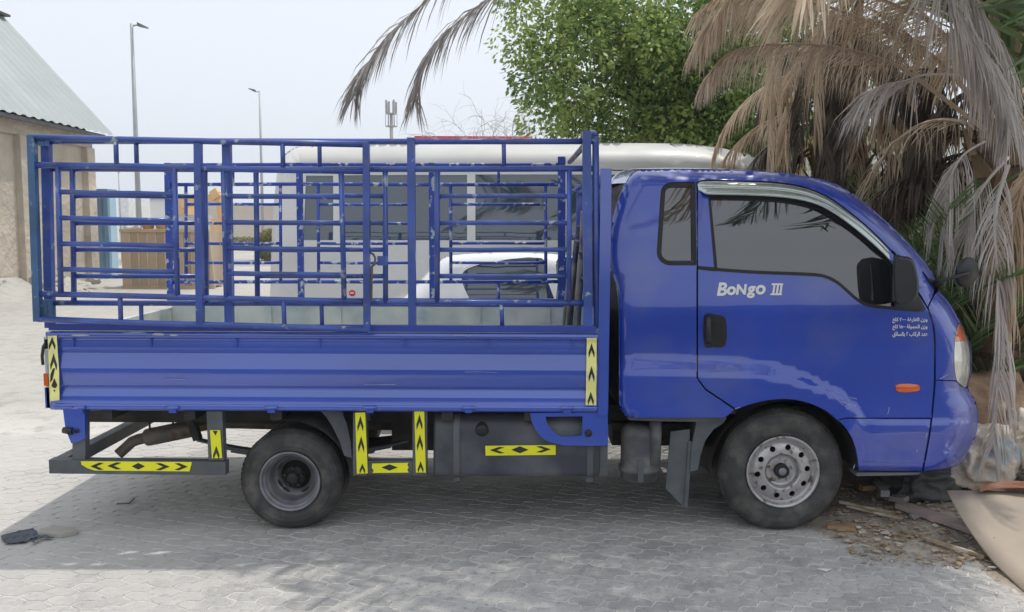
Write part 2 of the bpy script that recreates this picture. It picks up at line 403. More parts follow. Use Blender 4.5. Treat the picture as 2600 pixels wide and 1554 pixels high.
across('roof', part_sil(1588,465,2148,480), BLUE, .035)
across('windscreen', part_sil(2148,480,2373,700), GLASS, .05)
across('nose_panel', part_sil(2373,700,2458,984), BLUE, .03)
across('bumper_front', part_sil(2458,984,2342,1197), BLUE, .04)
across('cab_rear_wall', part_sil(1606,1060,1588,465), CHAS, .004)
# dark inner shell closes the cab below and behind the panels
b = MB(); a0 = P(1610,1050,.12); a1 = P(1860,1048,.12); b.box((a0.x,.12,a0.z), (a1.x+.02,TW-.12,a0.z+.02)); a2 = P(2190,1062,.2); a3 = P(2340,1190,.2)
b.box((a2.x,.13,a3.z+.01), (a3.x,TW-.13,a2.z)); b.build('cab_floor', CHAS, truck)
# quarter window
def inset_poly(poly, k):
    n = len(poly); A = sum(poly[i][0]*poly[(i+1) % n][1]-poly[(i+1) % n][0]*poly[i][1] for i in range(n)); sg = 1 if A > 0 else -1; out = []
    for i in range(n):
        a, c = poly[i-1], poly[(i+1) % n]; p = poly[i]
        e1 = Vector((p[0]-a[0], p[1]-a[1])).normalized(); e2 = Vector((c[0]-p[0], c[1]-p[1])).normalized(); n1 = Vector((-e1.y, e1.x))*sg; n2 = Vector((-e2.y, e2.x))*sg; b = n1+n2; d = max(.5, 1+n1.dot(n2)); b = b/d
        out.append((p[0]+b.x*k, p[1]+b.y*k))
    return out
qy = lambda x, y: cab_y(x, y)+.004
panel('quarter_window_seal', inset_poly(QW, -2), qy, RUB, truck, holes=[inset_poly(QW, 12)], step=12, lip=.01, mirror=TW)
gq = panel('quarter_window', inset_poly(QW, 8), lambda x, y: .042+.115*sst(0,1,(680-y)/330.)+max(0,(690-y))/260.*.035+.020*sst(800,660,y)*sst(560,660,y)+.012, GLASS, truck, step=30, lip=0, mirror=TW)
# door glass, seal, sail
glass_y = lambda x, y: .042+.115*sst(0,1,(680-y)/330.)+max(0,(690-y))/260.*.035+.012+.020*sst(800,660,y)*sst(560,660,y)+.03*sst(2150,2380,x)
glass_out = [(1797,492)] + [(x, y-12) for x, y in VIS_B[::-1] if 1800 < x < 2262] + [(2270,664),(2304,700),(2330,742),(2349,786)] + [(x, y+4) for x, y in BELT[::-1]] + [(1808,620)]
dg = panel('window', glass_out, glass_y, GLASS, door, step=26, lip=0)
seal = [(x, y+1) for x, y in BELT] + [(x-1, y+10) for x, y in BELT[::-1]]
panel('window_seal', [(1772.5,675),(1818,679)] + [(x, y-1) for x, y in BELT] + [(2346,789)] + [(x-1, y+7) for x, y in BELT[::-1]] + [(1818,689),(1772.5,684)], lambda x, y: cab_y(x, y)-.004, RUB, door, step=14, lip=.012)
panel('pillar_seal', [(1798,494),(1804,494),(1822,682),(1814,682)], lambda x, y: cab_y(x, y)-.003, RUB, door, step=14, lip=.012)
fs_in = [(x, y+6) for x, y in VIS_B[::-1] if x < 2262][1:]; panel('frame_seal', [(x, y-6) for x, y in fs_in] + fs_in[::-1] if False else [(x, y-5) for x, y in fs_in] + [(x, y+7) for x, y in fs_in[::-1]], lambda x, y: glass_y(x, y)-.004, RUB, door, step=14, lip=.01)
panel('mirror_sail', [(2270,652),(2300,694),(2326,737),(2352,786),(2300,783),(2274,779)], lambda x, y: cab_y(x, y)-.004, PLAST, door, step=16, lip=.014)
# visor: swept profile proud of the frame
vt = VIS_T; vb = VIS_B[::-1]; n = len(vt); b = MB(); vs = []
for i in range(n):
    q = vb[min(int(i*(len(vb)-1)/(n-1)+.5), len(vb)-1)]; a = vt[i]
    for k, (t, o) in enumerate(((0,.0),(.06,-.012),(.22,-.022),(.40,-.026),(.45,-.021),(.52,-.028),(.85,-.034),(1.,-.034),(1.,-.028))):
        x = a[0]+(q[0]-a[0])*t; y = a[1]+(q[1]-a[1])*t; f = sst(0, 3, i)*sst(0, 3, n-1-i)
        vs.append(P(x, y, glass_y(x, y)-.012+o*max(.1, f)))
b.add(vs, [(i*9+k, i*9+k+1, (i+1)*9+k+1, (i+1)*9+k) for i in range(n-1) for k in range(8)], True)
b.build('rain_visor', VISOR, door)
# handle
hy = lambda x, y: cab_y(x, y)-.004
hb = panel('handle_plate', cr([(1789,801),(1815,799),(1840,806),(1845,835),(1844,868),(1834,882),(1810,881),(1789,877)], 3, True), hy, PLAST, door, step=10, lip=.012)
b = MB(); ring = []
for t in range(9):
    yy = 806+t*8.; ring.append(P(1799, yy, .030 - .016*math.sin(math.pi*t/8)))
b.tube(ring, [.014]*9, 10); 
b.build('handle', PLAST, door)
panel('handle_recess', [(1811,815),(1833,818),(1838,850),(1830,864),(1812,858)], lambda x, y: hy(x, y)-.0015, RUB, door, step=10, lip=0)
# lettering
def text_mesh(s, size, shear=0, off=0., spacing=1.):
    cu = bpy.data.curves.new('t', 'FONT'); cu.body = s; cu.size = size; cu.shear = shear; cu.offset = off; cu.space_character = spacing; cu.resolution_u = 4
    o = bpy.data.objects.new('t', cu); COL.objects.link(o); dg_ = bpy.context.evaluated_depsgraph_get(); me = bpy.data.meshes.new_from_object(o.evaluated_get(dg_))
    bpy.data.objects.remove(o); bpy.data.curves.remove(cu); return me
def place_text(name, pieces, x0, y0, x1, y1, yf, mat, parent):
    """pieces: (string, dx, dy, scale) along a baseline; fitted into the pixel box and laid on the surface"""
    vs = []; fs = []
    cur = 0
    for s, dx, dy, sc, sh, off in pieces:
        me = text_mesh(s, sc, sh, off)
        if dx is None: dx = cur-min(v.co.x for v in me.vertices); cur = dx+max(v.co.x for v in me.vertices)-.015
        b0 = len(vs); vs += [(v.co.x+dx, v.co.y+dy) for v in me.vertices]; fs += [tuple(b0+i for i in p.vertices) for p in me.polygons]; bpy.data.meshes.remove(me)
    if not vs: return
    ax, bx = min(v[0] for v in vs), max(v[0] for v in vs); ay, by = min(v[1] for v in vs), max(v[1] for v in vs)
    m = MB(); V = []
    for x, y in vs:
        px = x0+(x-ax)/(bx-ax)*(x1-x0); py = y1-(y-ay)/(by-ay)*(y1-y0); V.append(P(px, py, yf(px, py)))
    m.add(V, fs); return m.build(name, mat, parent, fix=False)
ly = lambda x, y: cab_y(x, y)-.003
place_text('lettering', [('B',None,0,1.28,.18,.045),('o',None,.06,1.18,.1,.045),('N',None,.08,.98,.12,.045),('g',None,.10,1.15,.12,.045),('o',None,.10,1.30,.12,.045)], 1820, 717, 1944, 757, ly, WHT, door)
m = MB()
for k in range(3):
    xx = 1964+k*9.; sl_ = 3
    m.prism([P(a, c, ly(a, c)) for a, c in ((xx,724),(xx+5,724),(xx+5-sl_,745),(xx-sl_,745))], (0,.0015,0))
for yy in (719.5, 745): m.prism([P(a, c, ly(a, c)-.0005) for a, c in ((1960-(yy-719)/8,yy),(1989-(yy-719)/8,yy),(1988-(yy-719)/8,yy+4.5),(1959-(yy-719)/8,yy+4.5))], (0,.0015,0))
m.build('numeral_lettering', WHT, door)
# arabic plate lines, shaped by hand into presentation forms (written right to left)
AR = {'ا':('FE8D','FE8E',0,0),'ل':('FEDD','FEDE','FEDF','FEE0'),'و':('FEED','FEEE',0,0),'ز':('FEAF','FEB0',0,0),'ن':('FEE5','FEE6','FEE7','FEE8'),'ف':('FED1','FED2','FED3','FED4'),'ر':('FEAD','FEAE',0,0),
      'غ':('FECD','FECE','FECF','FED0'),'ة':('FE93','FE94',0,0),'ك':('FED9','FEDA','FEDB','FEDC'),'ح':('FEA1','FEA2','FEA3','FEA4'),'م':('FEE1','FEE2','FEE3','FEE4'),'ع':('FEC9','FECA','FECB','FECC'),'د':('FEA9','FEAA',0,0),
      'ب':('FE8F','FE90','FE91','FE92'),'س':('FEB1','FEB2','FEB3','FEB4'),'ئ':('FE89','FE8A','FE8B','FE8C'),'ق':('FED5','FED6','FED7','FED8'),'ج':('FE9D','FE9E','FE9F','FEA0')}
def shape(s):
    out = []
    for w in s.split(' '):
        r = []; prev = False
        for i, ch in enumerate(w):
            if ch in AR:
                f = AR[ch]; nxt = i+1 < len(w) and w[i+1] in AR and f[2] != 0
                code = (f[3] if prev and nxt else f[2] if nxt else f[1] if prev else f[0]); prev = bool(nxt); r.append(chr(int(code, 16)))
            else: r.append(ch); prev = False
        if all(c in '٠١٢٣٤٥٦٧٨٩' for c in w): out.append(''.join(r))
        else: out.append(''.join(r[::-1]))
    return ' '.join(out[::-1])
for i, (s, xa) in enumerate((('وزن الفارغة ٢٠٠٠ كلغ', 2266), ('وزن الحمولة ١٥٠٠ كلغ', 2266), ('عدد الركاب ٢ بالسائق', 2266))):
    y0 = 806+i*18
    place_text('weight_lettering', [(shape(s), 0, 0, 1., 0, .022)], xa, y0, 2355, y0+14.5, lambda x, y: cab_y(x, y)-.0035, WHT, door)
panel('side_marker', cr([(2276,978),(2300,974.5),(2330,977),(2336,985),(2330,993),(2300,996.5),(2278,993),(2275,985)], 3, True), lambda x, y: cab_y(x, y)-.004-.012*max(0,1-((x-2306)/32)**2)*max(0,1-((y-985.5)/13)**2), ORG, truck, step=8, lip=.012)
# headlamp
hl_y = lambda x, y: cab_y(x, y)+.002
hl = panel('headlamp', inset_poly(HL, 1.2), hl_y, LAMPG, truck, step=10, lip=.02, mirror=TW)
b = MB(); c = P(2441,930,cab_y(2441,930)); 
panel('indicator', [(2427,868),(2428,850),(2431,836),(2437,825),(2446,837),(2455,866)], lambda x, y: hl_y(x, y)-.002, ORG, truck, step=8, lip=.004)
panel('lamp_bezel', inset_poly(HL, -1.5), lambda x, y: cab_y(x, y)+.004, RUB, truck, holes=[inset_poly(HL, 1.5)], step=10, lip=.01)
# side mirror: deep housing on an arm at the sail
b = MB(); prof = [(2270,655),(2290,650),(2316,657),(2328,690),(2333,735),(2322,766),(2290,776),(2272,764)]
for k, (yo, sc) in enumerate(((.01,.90),(-.03,1.),(-.10,1.),(-.145,.86))):
    cx, cy = 2302, 712
    for x, y in cr(prof, 3, True): b.v.append(P(cx+(x-cx)*sc, cy+(y-cy)*sc, yo))
n = len(prof)*3
for k in range(3):
    for i in range(n): b.f.append([k*n+i, k*n+(i+1) % n, (k+1)*n+(i+1) % n, (k+1)*n+i]); b.sm.append(True); b.mi.append(0)
b.f.append(list(range(n))); b.f.append(list(range(3*n, 4*n))); b.sm += [False, False]; b.mi += [0, 0]
mir = b.build('side_mirror', PLAST, truck)
b = MB(); b.bar(P(2300,742,.0), P(2308,750,.10), .05, .03); b.build('mirror_arm', PLAST, truck)
m = MB(); q = [P(x, y, -.03) for x, y in ((2269,662),(2268,764))]; m.prism([q[0]+Vector((-.004,0,0)), q[0]+Vector((-.004,-.10,0)), q[1]+Vector((-.004,-.10,0)), q[1]+Vector((-.004,0,0))], (.003,0,0)); m.build('mirror_glass', GLASS, truck)
# round front mirror on its stalk
b = MB(); c = P(2455,692,.22); ax = Vector((.42,-.88,-.1)).normalized()
b.lathe([(.0,.034),(.03,.033),(.058,.027),(.076,.016),(.086,.002),(.086,-.008),(.078,-.012),(0,-.012)], c, ax, 28); rm = b.build('round_mirror', PLAST, truck)
b = MB(); b.tube([P(2372,722,.16), P(2392,712,.13), P(2450,696,.13), P(2466,692,.155)], [.016,.011,.008,.008], 8); b.build('round_mirror_stalk', PLAST, truck)
panel('stalk_base', [(2345,690),(2358,706),(2384,712),(2384,726),(2374,738),(2366,726)], lambda x, y: cab_y(x, y)-.012 if x < 2376 else .17, PLAST, truck, step=10, lip=.05)

# ---- front wheel arch liner, flap, sill
b = MB(); arc = []
cA = P(1990,1192,.10)
for t in range(17):
    a = R(185 - t*11.5); arc.append((math.cos(a), math.sin(a)))
for (cx, sz) in arc: b.v += [Vector((cA.x+cx*.405, .09, cA.z+sz*.388)), Vector((cA.x+cx*.405, .52, cA.z+sz*.388))]
for i in range(16): b.f.append([2*i, 2*i+1, 2*i+3, 2*i+2]); b.sm.append(True); b.mi.append(0)
b.f.append([2*i+1 for i in range(17)]); b.sm.append(False); b.mi.append(0)
b.build('wheel_arch_liner', CHAS, truck)
b = MB(); ln = [P(x, y, .10) for x, y in ((1770,1062),(1845,1062),(1836,1075),(1812,1090),(1790,1120),(1778,1158),(1772,1192),(1752,1196),(1756,1140))]
b.prism(ln, (0,.14,0)); b.build('arch_guard', STEEL, truck)
b = MB(); q = [P(x, y, .12) for x, y in ((1703,1096),(1752,1090),(1748,1200),(1741,1287),(1733,1284),(1690,1240))]
b.prism(q, (.0,.012,0)); b.build('mud_flap', STEEL, truck)
b = MB(); b.bar(P(1741,1287,.115), P(1752,1120,.115), .012, .02); b.build('flap_edge', STEEL, truck)
panel('sill_strip', [(1606,1060),(1845,1060),(1842,1066),(1775,1071),(1700,1070),(1600,1067),(1592,1061)], lambda x, y: .06, STEEL, truck, step=20, lip=.05)
panel('wing_sill', [(2176,1200),(2340,1200),(2330,1206),(2174,1209)], lambda x, y: .09, STEEL, truck, step=20, lip=.1)

# ---- wheels
def wheel(name, c, R0, wid, rimr, kind, inner=False):
    # c: outer face centre; axis along +Y inward
    w = bpy.data.objects.new(name, None); COL.objects.link(w); w.parent = truck; OFF[w] = OFF[truck]; w.empty_display_size = .1
    b = MB()
    pr = [(rimr,.010),(rimr+.012,.000),(rimr+.035,-.010),((rimr+R0)/2,-.016),(R0-.045,-.010),(R0-.026,.000),(R0-.012,.016),(R0-.004,.030),(R0,.052),(R0,wid/2),(R0,wid-.052),(R0-.004,wid-.03),(R0-.026,wid),((rimr+R0)/2,wid+.016),(rimr,wid-.01)]
    pr2 = []
    for (r1, h1), (r2, h2) in zip(pr[:6], pr[1:7]):
        for k in range(4): pr2.append((r1+(r2-r1)*k/4, h1+(h2-h1)*k/4 + (-.0022 if k in (1, 2) else 0)))
    b.lathe([(r, h+.016) for r, h in pr2+pr[6:]], c, (0,1,0), 72)
    # the tyre sags a little where it stands
    for v in b.v:
        dz = v.z - c.z
        if dz < -R0*.93: v.z = c.z - R0*.93 - (-(dz) - R0*.93)*.72
    ty = b.build('tyre', TYRE, w)
    if kind != 'far':
        b = MB()
        for row, (rr, yy) in enumerate(((R0+.0006,.048),(R0+.0006,.080),(R0+.0006,.115),(R0-.006,.030))):
            if yy > wid-.02: continue
            k = 62 if row != 3 else 70
            for i in range(k):
                a = 2*math.pi*(i+.5*(row % 2))/k; da = 2*math.pi/k*.30
                if math.sin(a) < -.90: continue
                def pt(an, r_, y_): return Vector((c.x+math.cos(an)*r_, c.y+y_+.016, c.z+math.sin(an)*r_))
                sk = .012 if row % 2 else -.012
                b.add([pt(a-da, rr, yy-.011), pt(a+da, rr, yy-.011+sk*.3), pt(a+da, rr, yy+.011+sk*.3), pt(a-da, rr, yy+.011), pt(a-da, rr-.004, yy-.014), pt(a+da, rr-.004, yy-.014), pt(a+da, rr-.004, yy+.014), pt(a-da, rr-.004, yy+.014)], [(0,1,2,3),(0,4,5,1),(1,5,6,2),(2,6,7,3),(3,7,4,0)])
        tb = b.build('tread_blocks', TYRE, w); tb['kind'] = 'stuff'
    return w, ty
def circ(c, r, n, y, ph=0): return [Vector((c.x+math.cos(2*math.pi*k/n+ph)*r, y, c.z+math.sin(2*math.pi*k/n+ph)*r)) for k in range(n)]
def front_wheel(c, kind):
    w, t = wheel('front_wheel', c, .350, .20, .192, kind)
    b = MB(); b.lathe([(.196,.030),(.203,.010),(.205,.003),(.199,.000),(.190,.006),(.186,.020),(.180,.032),(.172,.036)], c, (0,1,0), 48); rm_ = b.build('rim', RIM, w)
    # disc with ten holes, turned in the plane and pressed
    def dy(r): 
        return .036 - .020*sst(.172,.150,r) - .004*sst(.150,.110,r) + .034*sst(.100,.084,r)
    N = 10; holes = []; 
    for k in range(N):
        a = 2*math.pi*k/N+.12; hc = (math.cos(a)*.139, math.sin(a)*.139); holes.append([(hc[0]+math.cos(q*math.pi/6)*.0165, hc[1]+math.sin(q*math.pi/6)*.0165) for q in range(12)])
    outer = [(math.cos(2*math.pi*q/60)*.173, math.sin(2*math.pi*q/60)*.173) for q in range(60)]
    extra = [(math.cos(2*math.pi*q/40)*r_, math.sin(2*math.pi*q/40)*r_) for r_ in (.163,.155,.118,.105,.100,.094,.088,.083,.07) for q in range(40)]
    loops = [outer]+holes; pts = []; ed = []
    for lp in loops:
        b0 = len(pts); pts += lp; ed += [(b0+i, b0+(i+1) % len(lp)) for i in range(len(lp))]
    pts += extra
    vo, eo, fo = delaunay_2d_cdt([Vector(p) for p in pts], ed, [], 0, 1e-6)[:3]
    m = MB(); fs = []
    for f in fo:
        cx = sum(vo[i].x for i in f)/3; cz = sum(vo[i].y for i in f)/3
        if not any(inpoly(cx, cz, h) for h in holes): fs.append(tuple(f))
    m.add([Vector((c.x+v.x, c.y+dy(v.length), c.z+v.y)) for v in vo], fs, True)
    for h in holes:
        A = [Vector((c.x+x, c.y+dy(math.hypot(x, z)), c.z+z)) for x, z in h]; k = len(A)
        m.add(A+[p+Vector((0,.012,0)) for p in A], [(i, (i+1) % k, k+(i+1) % k, k+i) for i in range(k)])
    m.build('wheel_disc', RIM, w)
    m = MB(); m.lathe([(.0,.075),(.17,.075)], c, (0,1,0), 24); m.build('brake_drum', HUBD, w)
    for k in range(5):
        a = 2*math.pi*k/5+math.pi/2; q = Vector((c.x+math.cos(a)*.066, c.y+.046, c.z+math.sin(a)*.066)); m = MB()
        m.lathe([(.0,-.016),(.007,-.016),(.010,-.013),(.0105,0),(.014,.001),(.014,.004)], q, (0,1,0), 6, smooth=False); m.build('wheel_nut', RIM, w)
    m = MB(); m.lathe([(.0,-.016),(.016,-.015),(.022,-.010)], c+Vector((0,.022,0)), (0,1,0), 24); m.build('hub_boss', RIMD, w)
    m = MB(); m.lathe([(.0,-.009),(.024,-.008)], c+Vector((0,.022,0)), (0,1,0), 24); m.lathe([(.024,-.008),(.036,-.012),(.040,-.006),(.041,.03)], c+Vector((0,.022,0)), (0,1,0), 24); m.build('hub_cap', HUBD, w)
    return w
def rear_wheel(c, kind):
    w, t = wheel('rear_wheel', c, .287, .145, .158, kind)
    b = MB(); b.lathe([(.160,.022),(.168,.008),(.170,.002),(.164,-.002),(.157,.003),(.153,.016),(.150,.022),(.146,.024),(.142,.030),(.139,.046),(.134,.052),(.130,.058),(.126,.085),(.121,.120),(.112,.128),(.085,.134),(.085,.20)], c, (0,1,0), 48); b.build('rim', RIMD, w)
    m = MB(); m.lathe([(0,.055),(.026,.055),(.032,.060),(.034,.085),(.055,.092),(.064,.10),(.066,.15),(.085,.155)], c, (0,1,0), 24); m.build('hub', HUBD, w)
    for k in range(5):
        a = 2*math.pi*k/5+.3; q = Vector((c.x+math.cos(a)*.050, c.y+.088, c.z+math.sin(a)*.050)); m = MB()
        m.lathe([(.0,-.016),(.009,-.015),(.0095,.01)], q, (0,1,0), 6, smooth=False); m.build('wheel_nut', HUBD, w)
    for k in range(4):
        a = -math.pi/2+R(-33+k*66 if k < 2 else 120+k*60); q = Vector((c.x+math.cos(a)*.100, c.y+.127, c.z+math.sin(a)*.100)); m = MB()
        t_ = Vector((-math.sin(a), 0, math.cos(a))); m.prism([q+t_*.03, q+t_*.012+Vector((math.cos(a),0,math.sin(a)))*.009, q-t_*.012+Vector((math.cos(a),0,math.sin(a)))*.009, q-t_*.03, q-t_*.012-Vector((math.cos(a),0,math.sin(a)))*.006, q+t_*.012-Vector((math.cos(a),0,math.sin(a)))*.006], (0,.01,0)); m.build('rim_slot', RUB, w)
    # inner twin tyre
    b = MB(); c2 = c+Vector((0,.185,0)); R0 = .287; b.lathe([(.158,.01),(R0-.03,0),(R0-.008,.018),(R0,.04),(R0,.11),(R0-.008,.13),(R0-.03,.145),(.158,.135)], c2, (0,1,0), 56)
    for v in b.v:
        if v.z < c2.z-R0*.93: v.z = c2.z-R0*.93-(c2.z-v.z-R0*.93)*.72
    b.build('inner_tyre', TYRE, w)
    return w
def ground_wheel(px, py, Y, r):
    p = P(px, py, Y); p.z = r*.93+r*.07*.72; return p
cF = ground_wheel(1989,1196,.100,.350); cR = ground_wheel(735,1207,.085,.287)
front_wheel(cF, 'near'); rear_wheel(cR, 'near')
def far_wheel(name, c, r0, wid, rr):
    w, t = wheel(name, Vector((c.x, TW-c.y-wid, c.z)), r0, wid, rr, 'far'); m = MB(); m.lathe([(rr+.004,.02),(rr-.02,.04),(rr-.03,.10),(.0,.10)], Vector((c.x, TW-c.y-wid, c.z)), (0,1,0), 32); m.build('rim', RIMD, w)
far_wheel('front_wheel', cF, .350, .19, .19); far_wheel('rear_wheel', cR, .287, .33, .155)
b = MB(); b.tube([cR+Vector((0,.2,0)), Vector((cR.x, TW-cR.y-.2, cR.z))], .05, 12); b.lathe([(0,-.15),(.09,-.13),(.14,-.05),(.14,.05),(.09,.13),(0,.15)], Vector((cR.x, .85, cR.z)), (0,1,0), 20); b.build('rear_axle', CHAS, truck)
b = MB(); b.tube([cF+Vector((0,.15,0)), Vector((cF.x, TW-cF.y-.15, cF.z))], .04, 10); b.build('front_axle', CHAS, truck)

# ---- chassis
zc = P(800,1062,.4).z
xl = P(190,1000,.45).x; xr = P(2300,1000,.45).x
for Y in (.42, 1.28):
    b = MB(); b.box((xl, Y-.035, zc-.025), (xr, Y+.035, zc+.09)); b.build('chassis_rail', CHAS, truck)
for i, xx in enumerate((xl+.05, -1.9, -1.35, -.7, .0, .62)):
    b = MB(); b.box((xx-.03, .45, zc-.02), (xx+.03, 1.25, zc+.06)); b.build('cross_member', CHAS, truck)
for xx in (-2.2,-1.75,-1.28,-.8,-.35,.1,.42):
    b = MB(); b.box((xx-.03, .03, zc+.075), (xx+.03, TW-.03, zc+.135)); b.build('floor_bearer', CHAS, truck)
# leaf springs
for Y in (.40, 1.30):
    for k in range(5):
        b = MB(); L = .62-.10*k; x0 = cR.x; zz = cR.z+.075-.011*k
        pts = [Vector((x0+t/8*L, Y, zz+.075*(t/8)**2*(L/.6)**2)) for t in range(-8, 9)]
        for p, q in zip(pts, pts[1:]): b.bar(p, q, .055, .009)
        b.build('leaf_spring', STEEL, truck)
    for sx in (-1, 1):
        b = MB(); b.bar((cR.x+sx*.62, Y, cR.z+.155), (cR.x+sx*.66, Y, zc), .05, .04); b.build('spring_hanger', CHAS, truck)
# gearbox / shaft / spare under the bed
b = MB(); b.tube([(cR.x+.15,.85,cR.z), (.4,.85,.45), (1.2,.85,.52)], [.035,.035,.05], 10); b.build('prop_shaft', CHAS, truck)
b = MB(); b.lathe([(0,-.35),(.12,-.33),(.17,-.15),(.2,.15),(.24,.38),(0,.4)], (1.05,.85,.55), (1,0,0), 16); b.build('gearbox', CHAS, truck)
b = MB(); b.box((-.72,.5,.35), (-.45,.9,.62)); b.build('battery_box', CHAS, truck)

# ---- bed
zt = P(1200,846,0).z; zb = P(1200,1044,0).z
XL = P(124,950,0).x; XR = P(1517,950,0).x
PROF = [(846,.012),(848,-.012),(861,-.012),(863,.008),(870,.010),(885,.006),(899,.015),(940,-.011),(983,.004),(987,.017),(993,.015),(1010,-.002),(1029,.004),(1031,-.006),(1044,-.006),(1046,.020)]
PROFI = []
for i, (y_, v_) in enumerate(PROF):          # tight rounded folds between flat faces
    if 0 < i < len(PROF)-1:
        for k_ in (-1, 1):
            q_ = PROF[i+k_]; L_ = abs(q_[0]-y_); f_ = min(.3, 1.6/L_); PROFI.append((y_+(q_[0]-y_)*f_, v_+(q_[1]-v_)*f_))
    else: PROFI.append((y_, v_))
def prof_y(y):
    for a, c in zip(PROFI, PROFI[1:]):
        if a[0] <= y <= c[0]: return a[1]+(c[1]-a[1])*(y-a[0])/(c[0]-a[0]+1e-9)
    return PROFI[0][1] if y < PROFI[0][0] else PROFI[-1][1]
def dent(x, z): return .0034*noise.noise(Vector((x*.9, z*3, 1.7))) + .0009*noise.noise(Vector((x*3.2, z*3, 5.)))
zrow = [P(1200, y, v).z for y, v in PROFI]
b = MB(); nx = 120; m_ = len(PROFI)
for i in range(nx+1):
    x = XL+(XR-XL)*i/nx
    for (y, v), z in zip(PROFI, zrow): b.v.append(Vector((x, v+dent(x, z), z)))
for i in range(nx):
    for j in range(m_-1): b.f.append([i*m_+j, i*m_+j+1, (i+1)*m_+j+1, (i+1)*m_+j]); b.sm.append(True); b.mi.append(0)
for i in (0, nx): b.f.append([i*m_+j for j in range(m_)]); b.sm.append(False); b.mi.append(0)
b.build('side_board', BLUE_BED, truck)
b = MB(); b.box((XL+.002, .0245, zb+.012), (XR-.002, .045, zt-.002)); b.build('side_board_lining', GALV, truck)
for px in (186, 383, 600, 812, 1028, 1242, 1454):
    b = MB(); x = P(px, 870, 0).x; b.box((x-.004, -.004, P(1200,884,0).z), (x+.004, .012, P(1200,863,0).z)); b.build('board_rib', BLUE_BED, truck)
for px in (203, 440, 690, 940, 1190, 1440):
    b = MB(); c = P(px, 1034, 0); b.tube([c+Vector((-.035,-.012,0)), c+Vector((.035,-.012,0))], .011, 10); b.box((c.x-.02,-.014,c.z-.028), (c.x+.02,.02,c.z)); b.build('hinge', BLUE_BED, truck)
# far side board, tailgate, floor, headboard
b = MB(); b.box((XL, TW-.045, zb), (XR, TW, zt-.02)); b.build('side_board', GALV, truck)
for px in range(6):
    b = MB(); x = XL+.2+(XR-XL-.4)*px/5; b.box((x-.02, TW-.055, zb+.1), (x+.02, TW-.0455, zt-.03)); b.build('board_rib', GALV, truck)
b = MB(); b.box((XL-.035, .03, zb), (XL-.002, TW-.03, zt-.035)); b.build('tailgate', GALV, truck)
b = MB(); b.box((XL+.003, .048, zb+.004), (XR+.04, TW-.048, zb+.05)); b.build('bed_floor', GALV, truck)
b = MB(); b.box((XR+.002, .0, zb-.01), (XR+.06, .05, P(1530,428,0).z)); b.build('headboard_post', BLUE_BED, truck)
b = MB(); b.box((XR+.002, TW-.05, zb-.01), (XR+.06, TW, P(1530,428,0).z)); b.build('headboard_post', BLUE_BED, truck)
b = MB(); b.box((XR+.012, .052, zb), (XR+.05, TW-.052, zt+.12)); b.build('headboard', BLUE_BED, truck)
b = MB(); z_ = P(1530,440,0).z; b.box((XR+.012, .052, z_-.05), (XR+.052, TW-.052, z_)); b.build('headboard_rail', BLUE_BED, truck)
# flat bar under the cage
zb0, zb1 = P(1200,845,0).z+.002, P(1200,827,0).z
b = MB(); b.box((P(122,830,0).x, .004, zb0), (P(1514,830,0).x, .044, zb1)); b.build('cage_base_bar', BAND, truck)
b = MB(); b.box((P(122,830,0).x, TW-.044, zt-.018), (P(1514,830,0).x, TW-.004, zb1)); b.build('cage_base_bar', BAND, truck)
# corner fittings at the tail
b = MB(); b.prism([P(x, y, .0) for x, y in ((158,1026),(214,1026),(216,1112),(204,1120),(181,1126),(166,1090))], (0,.03,0)); b.build('tail_bracket', BLUE_BED, truck)
b = MB(); c = P(170,1092,-.004); b.tube([c+Vector((-.02,.0,0)), c+Vector((.03,0,-.006))], [.017,.021], 10); b.lathe([(.007,-.012),(.012,-.012),(.012,.0)], P(196,1094,0), (0,1,0), 12); b.build('tail_bracket_bolt', PLAST, truck)
b = MB(); b.tube([P(118,868,.0), P(110,880,-.02), P(107,905,-.02), P(109,926,-.015)], .008, 8); b.box(P(112,862,-.01), P(124,884,.02)); b.build('latch_handle', PLAST, truck)
a = P(110,949,.02); c = P(123,980,.02); b = MB(); b.box((a.x,.02,a.z), (c.x,.10,c.z)); b.build('tail_marker', ORG, truck)
a = P(113,984,.03); c = P(127,1036,.03); b = MB(); b.box((a.x,.03,c.z), (c.x,.22,a.z)); b.build('tail_lamp_bracket', BLUE_BED, truck)
b = MB(); b.box(P(1519,1056,0)+Vector((0,-.004,0)), P(1544,860,0)+Vector((0,.03,0))); b.build('corner_post_cover', BLUE_BED, truck)

# ---- cage: tubes measured on the near plane, the far frame on the far plane
cage = bpy.data.objects.new('cage', None); COL.objects.link(cage); cage.parent = truck; OFF[cage] = OFF[truck]; cage.empty_display_size = .1
def tb(name, x0, y0, x1, y1, Y0, r, Y1=None, mat=None, par=None, bow=.0):
    a = P(x0, y0, Y0); c = P(x1, y1, Y0 if Y1 is None else Y1); m = MB()
    mid = [(a*(1-t)+c*t) + Vector((random.uniform(-1,1)*bow, random.uniform(-1,1)*bow, random.uniform(-1,1)*bow)) for t in (.33,.67)] if bow else []
    m.tube([a]+mid+[c], r, 10); return m.build(name, mat or BLUE_TUBE, par or cage)
def sq(name, x0, y0, x1, y1, Y, w, d, mat=None, par=None):
    m = MB(); m.bar(P(x0, y0, Y), P(x1, y1, Y), w, d, up=(0,1,0)); return m.build(name, mat or BLUE_TUBE, par or cage)
Yn = .03
for y in (359, 428, 769): tb('rail', 130, y, 1506, y, Yn, .0155 if y != 428 else .0165, bow=.004)
for x0, x1, y0, y1, w in ((118,128,356,832,.042),(576,583,352,828,.042),(1044,1047,350,828,.040),(1489,1493,333,828,.046)): sq('post', x0, y0, x1, y1, Yn-.004, w, .04)
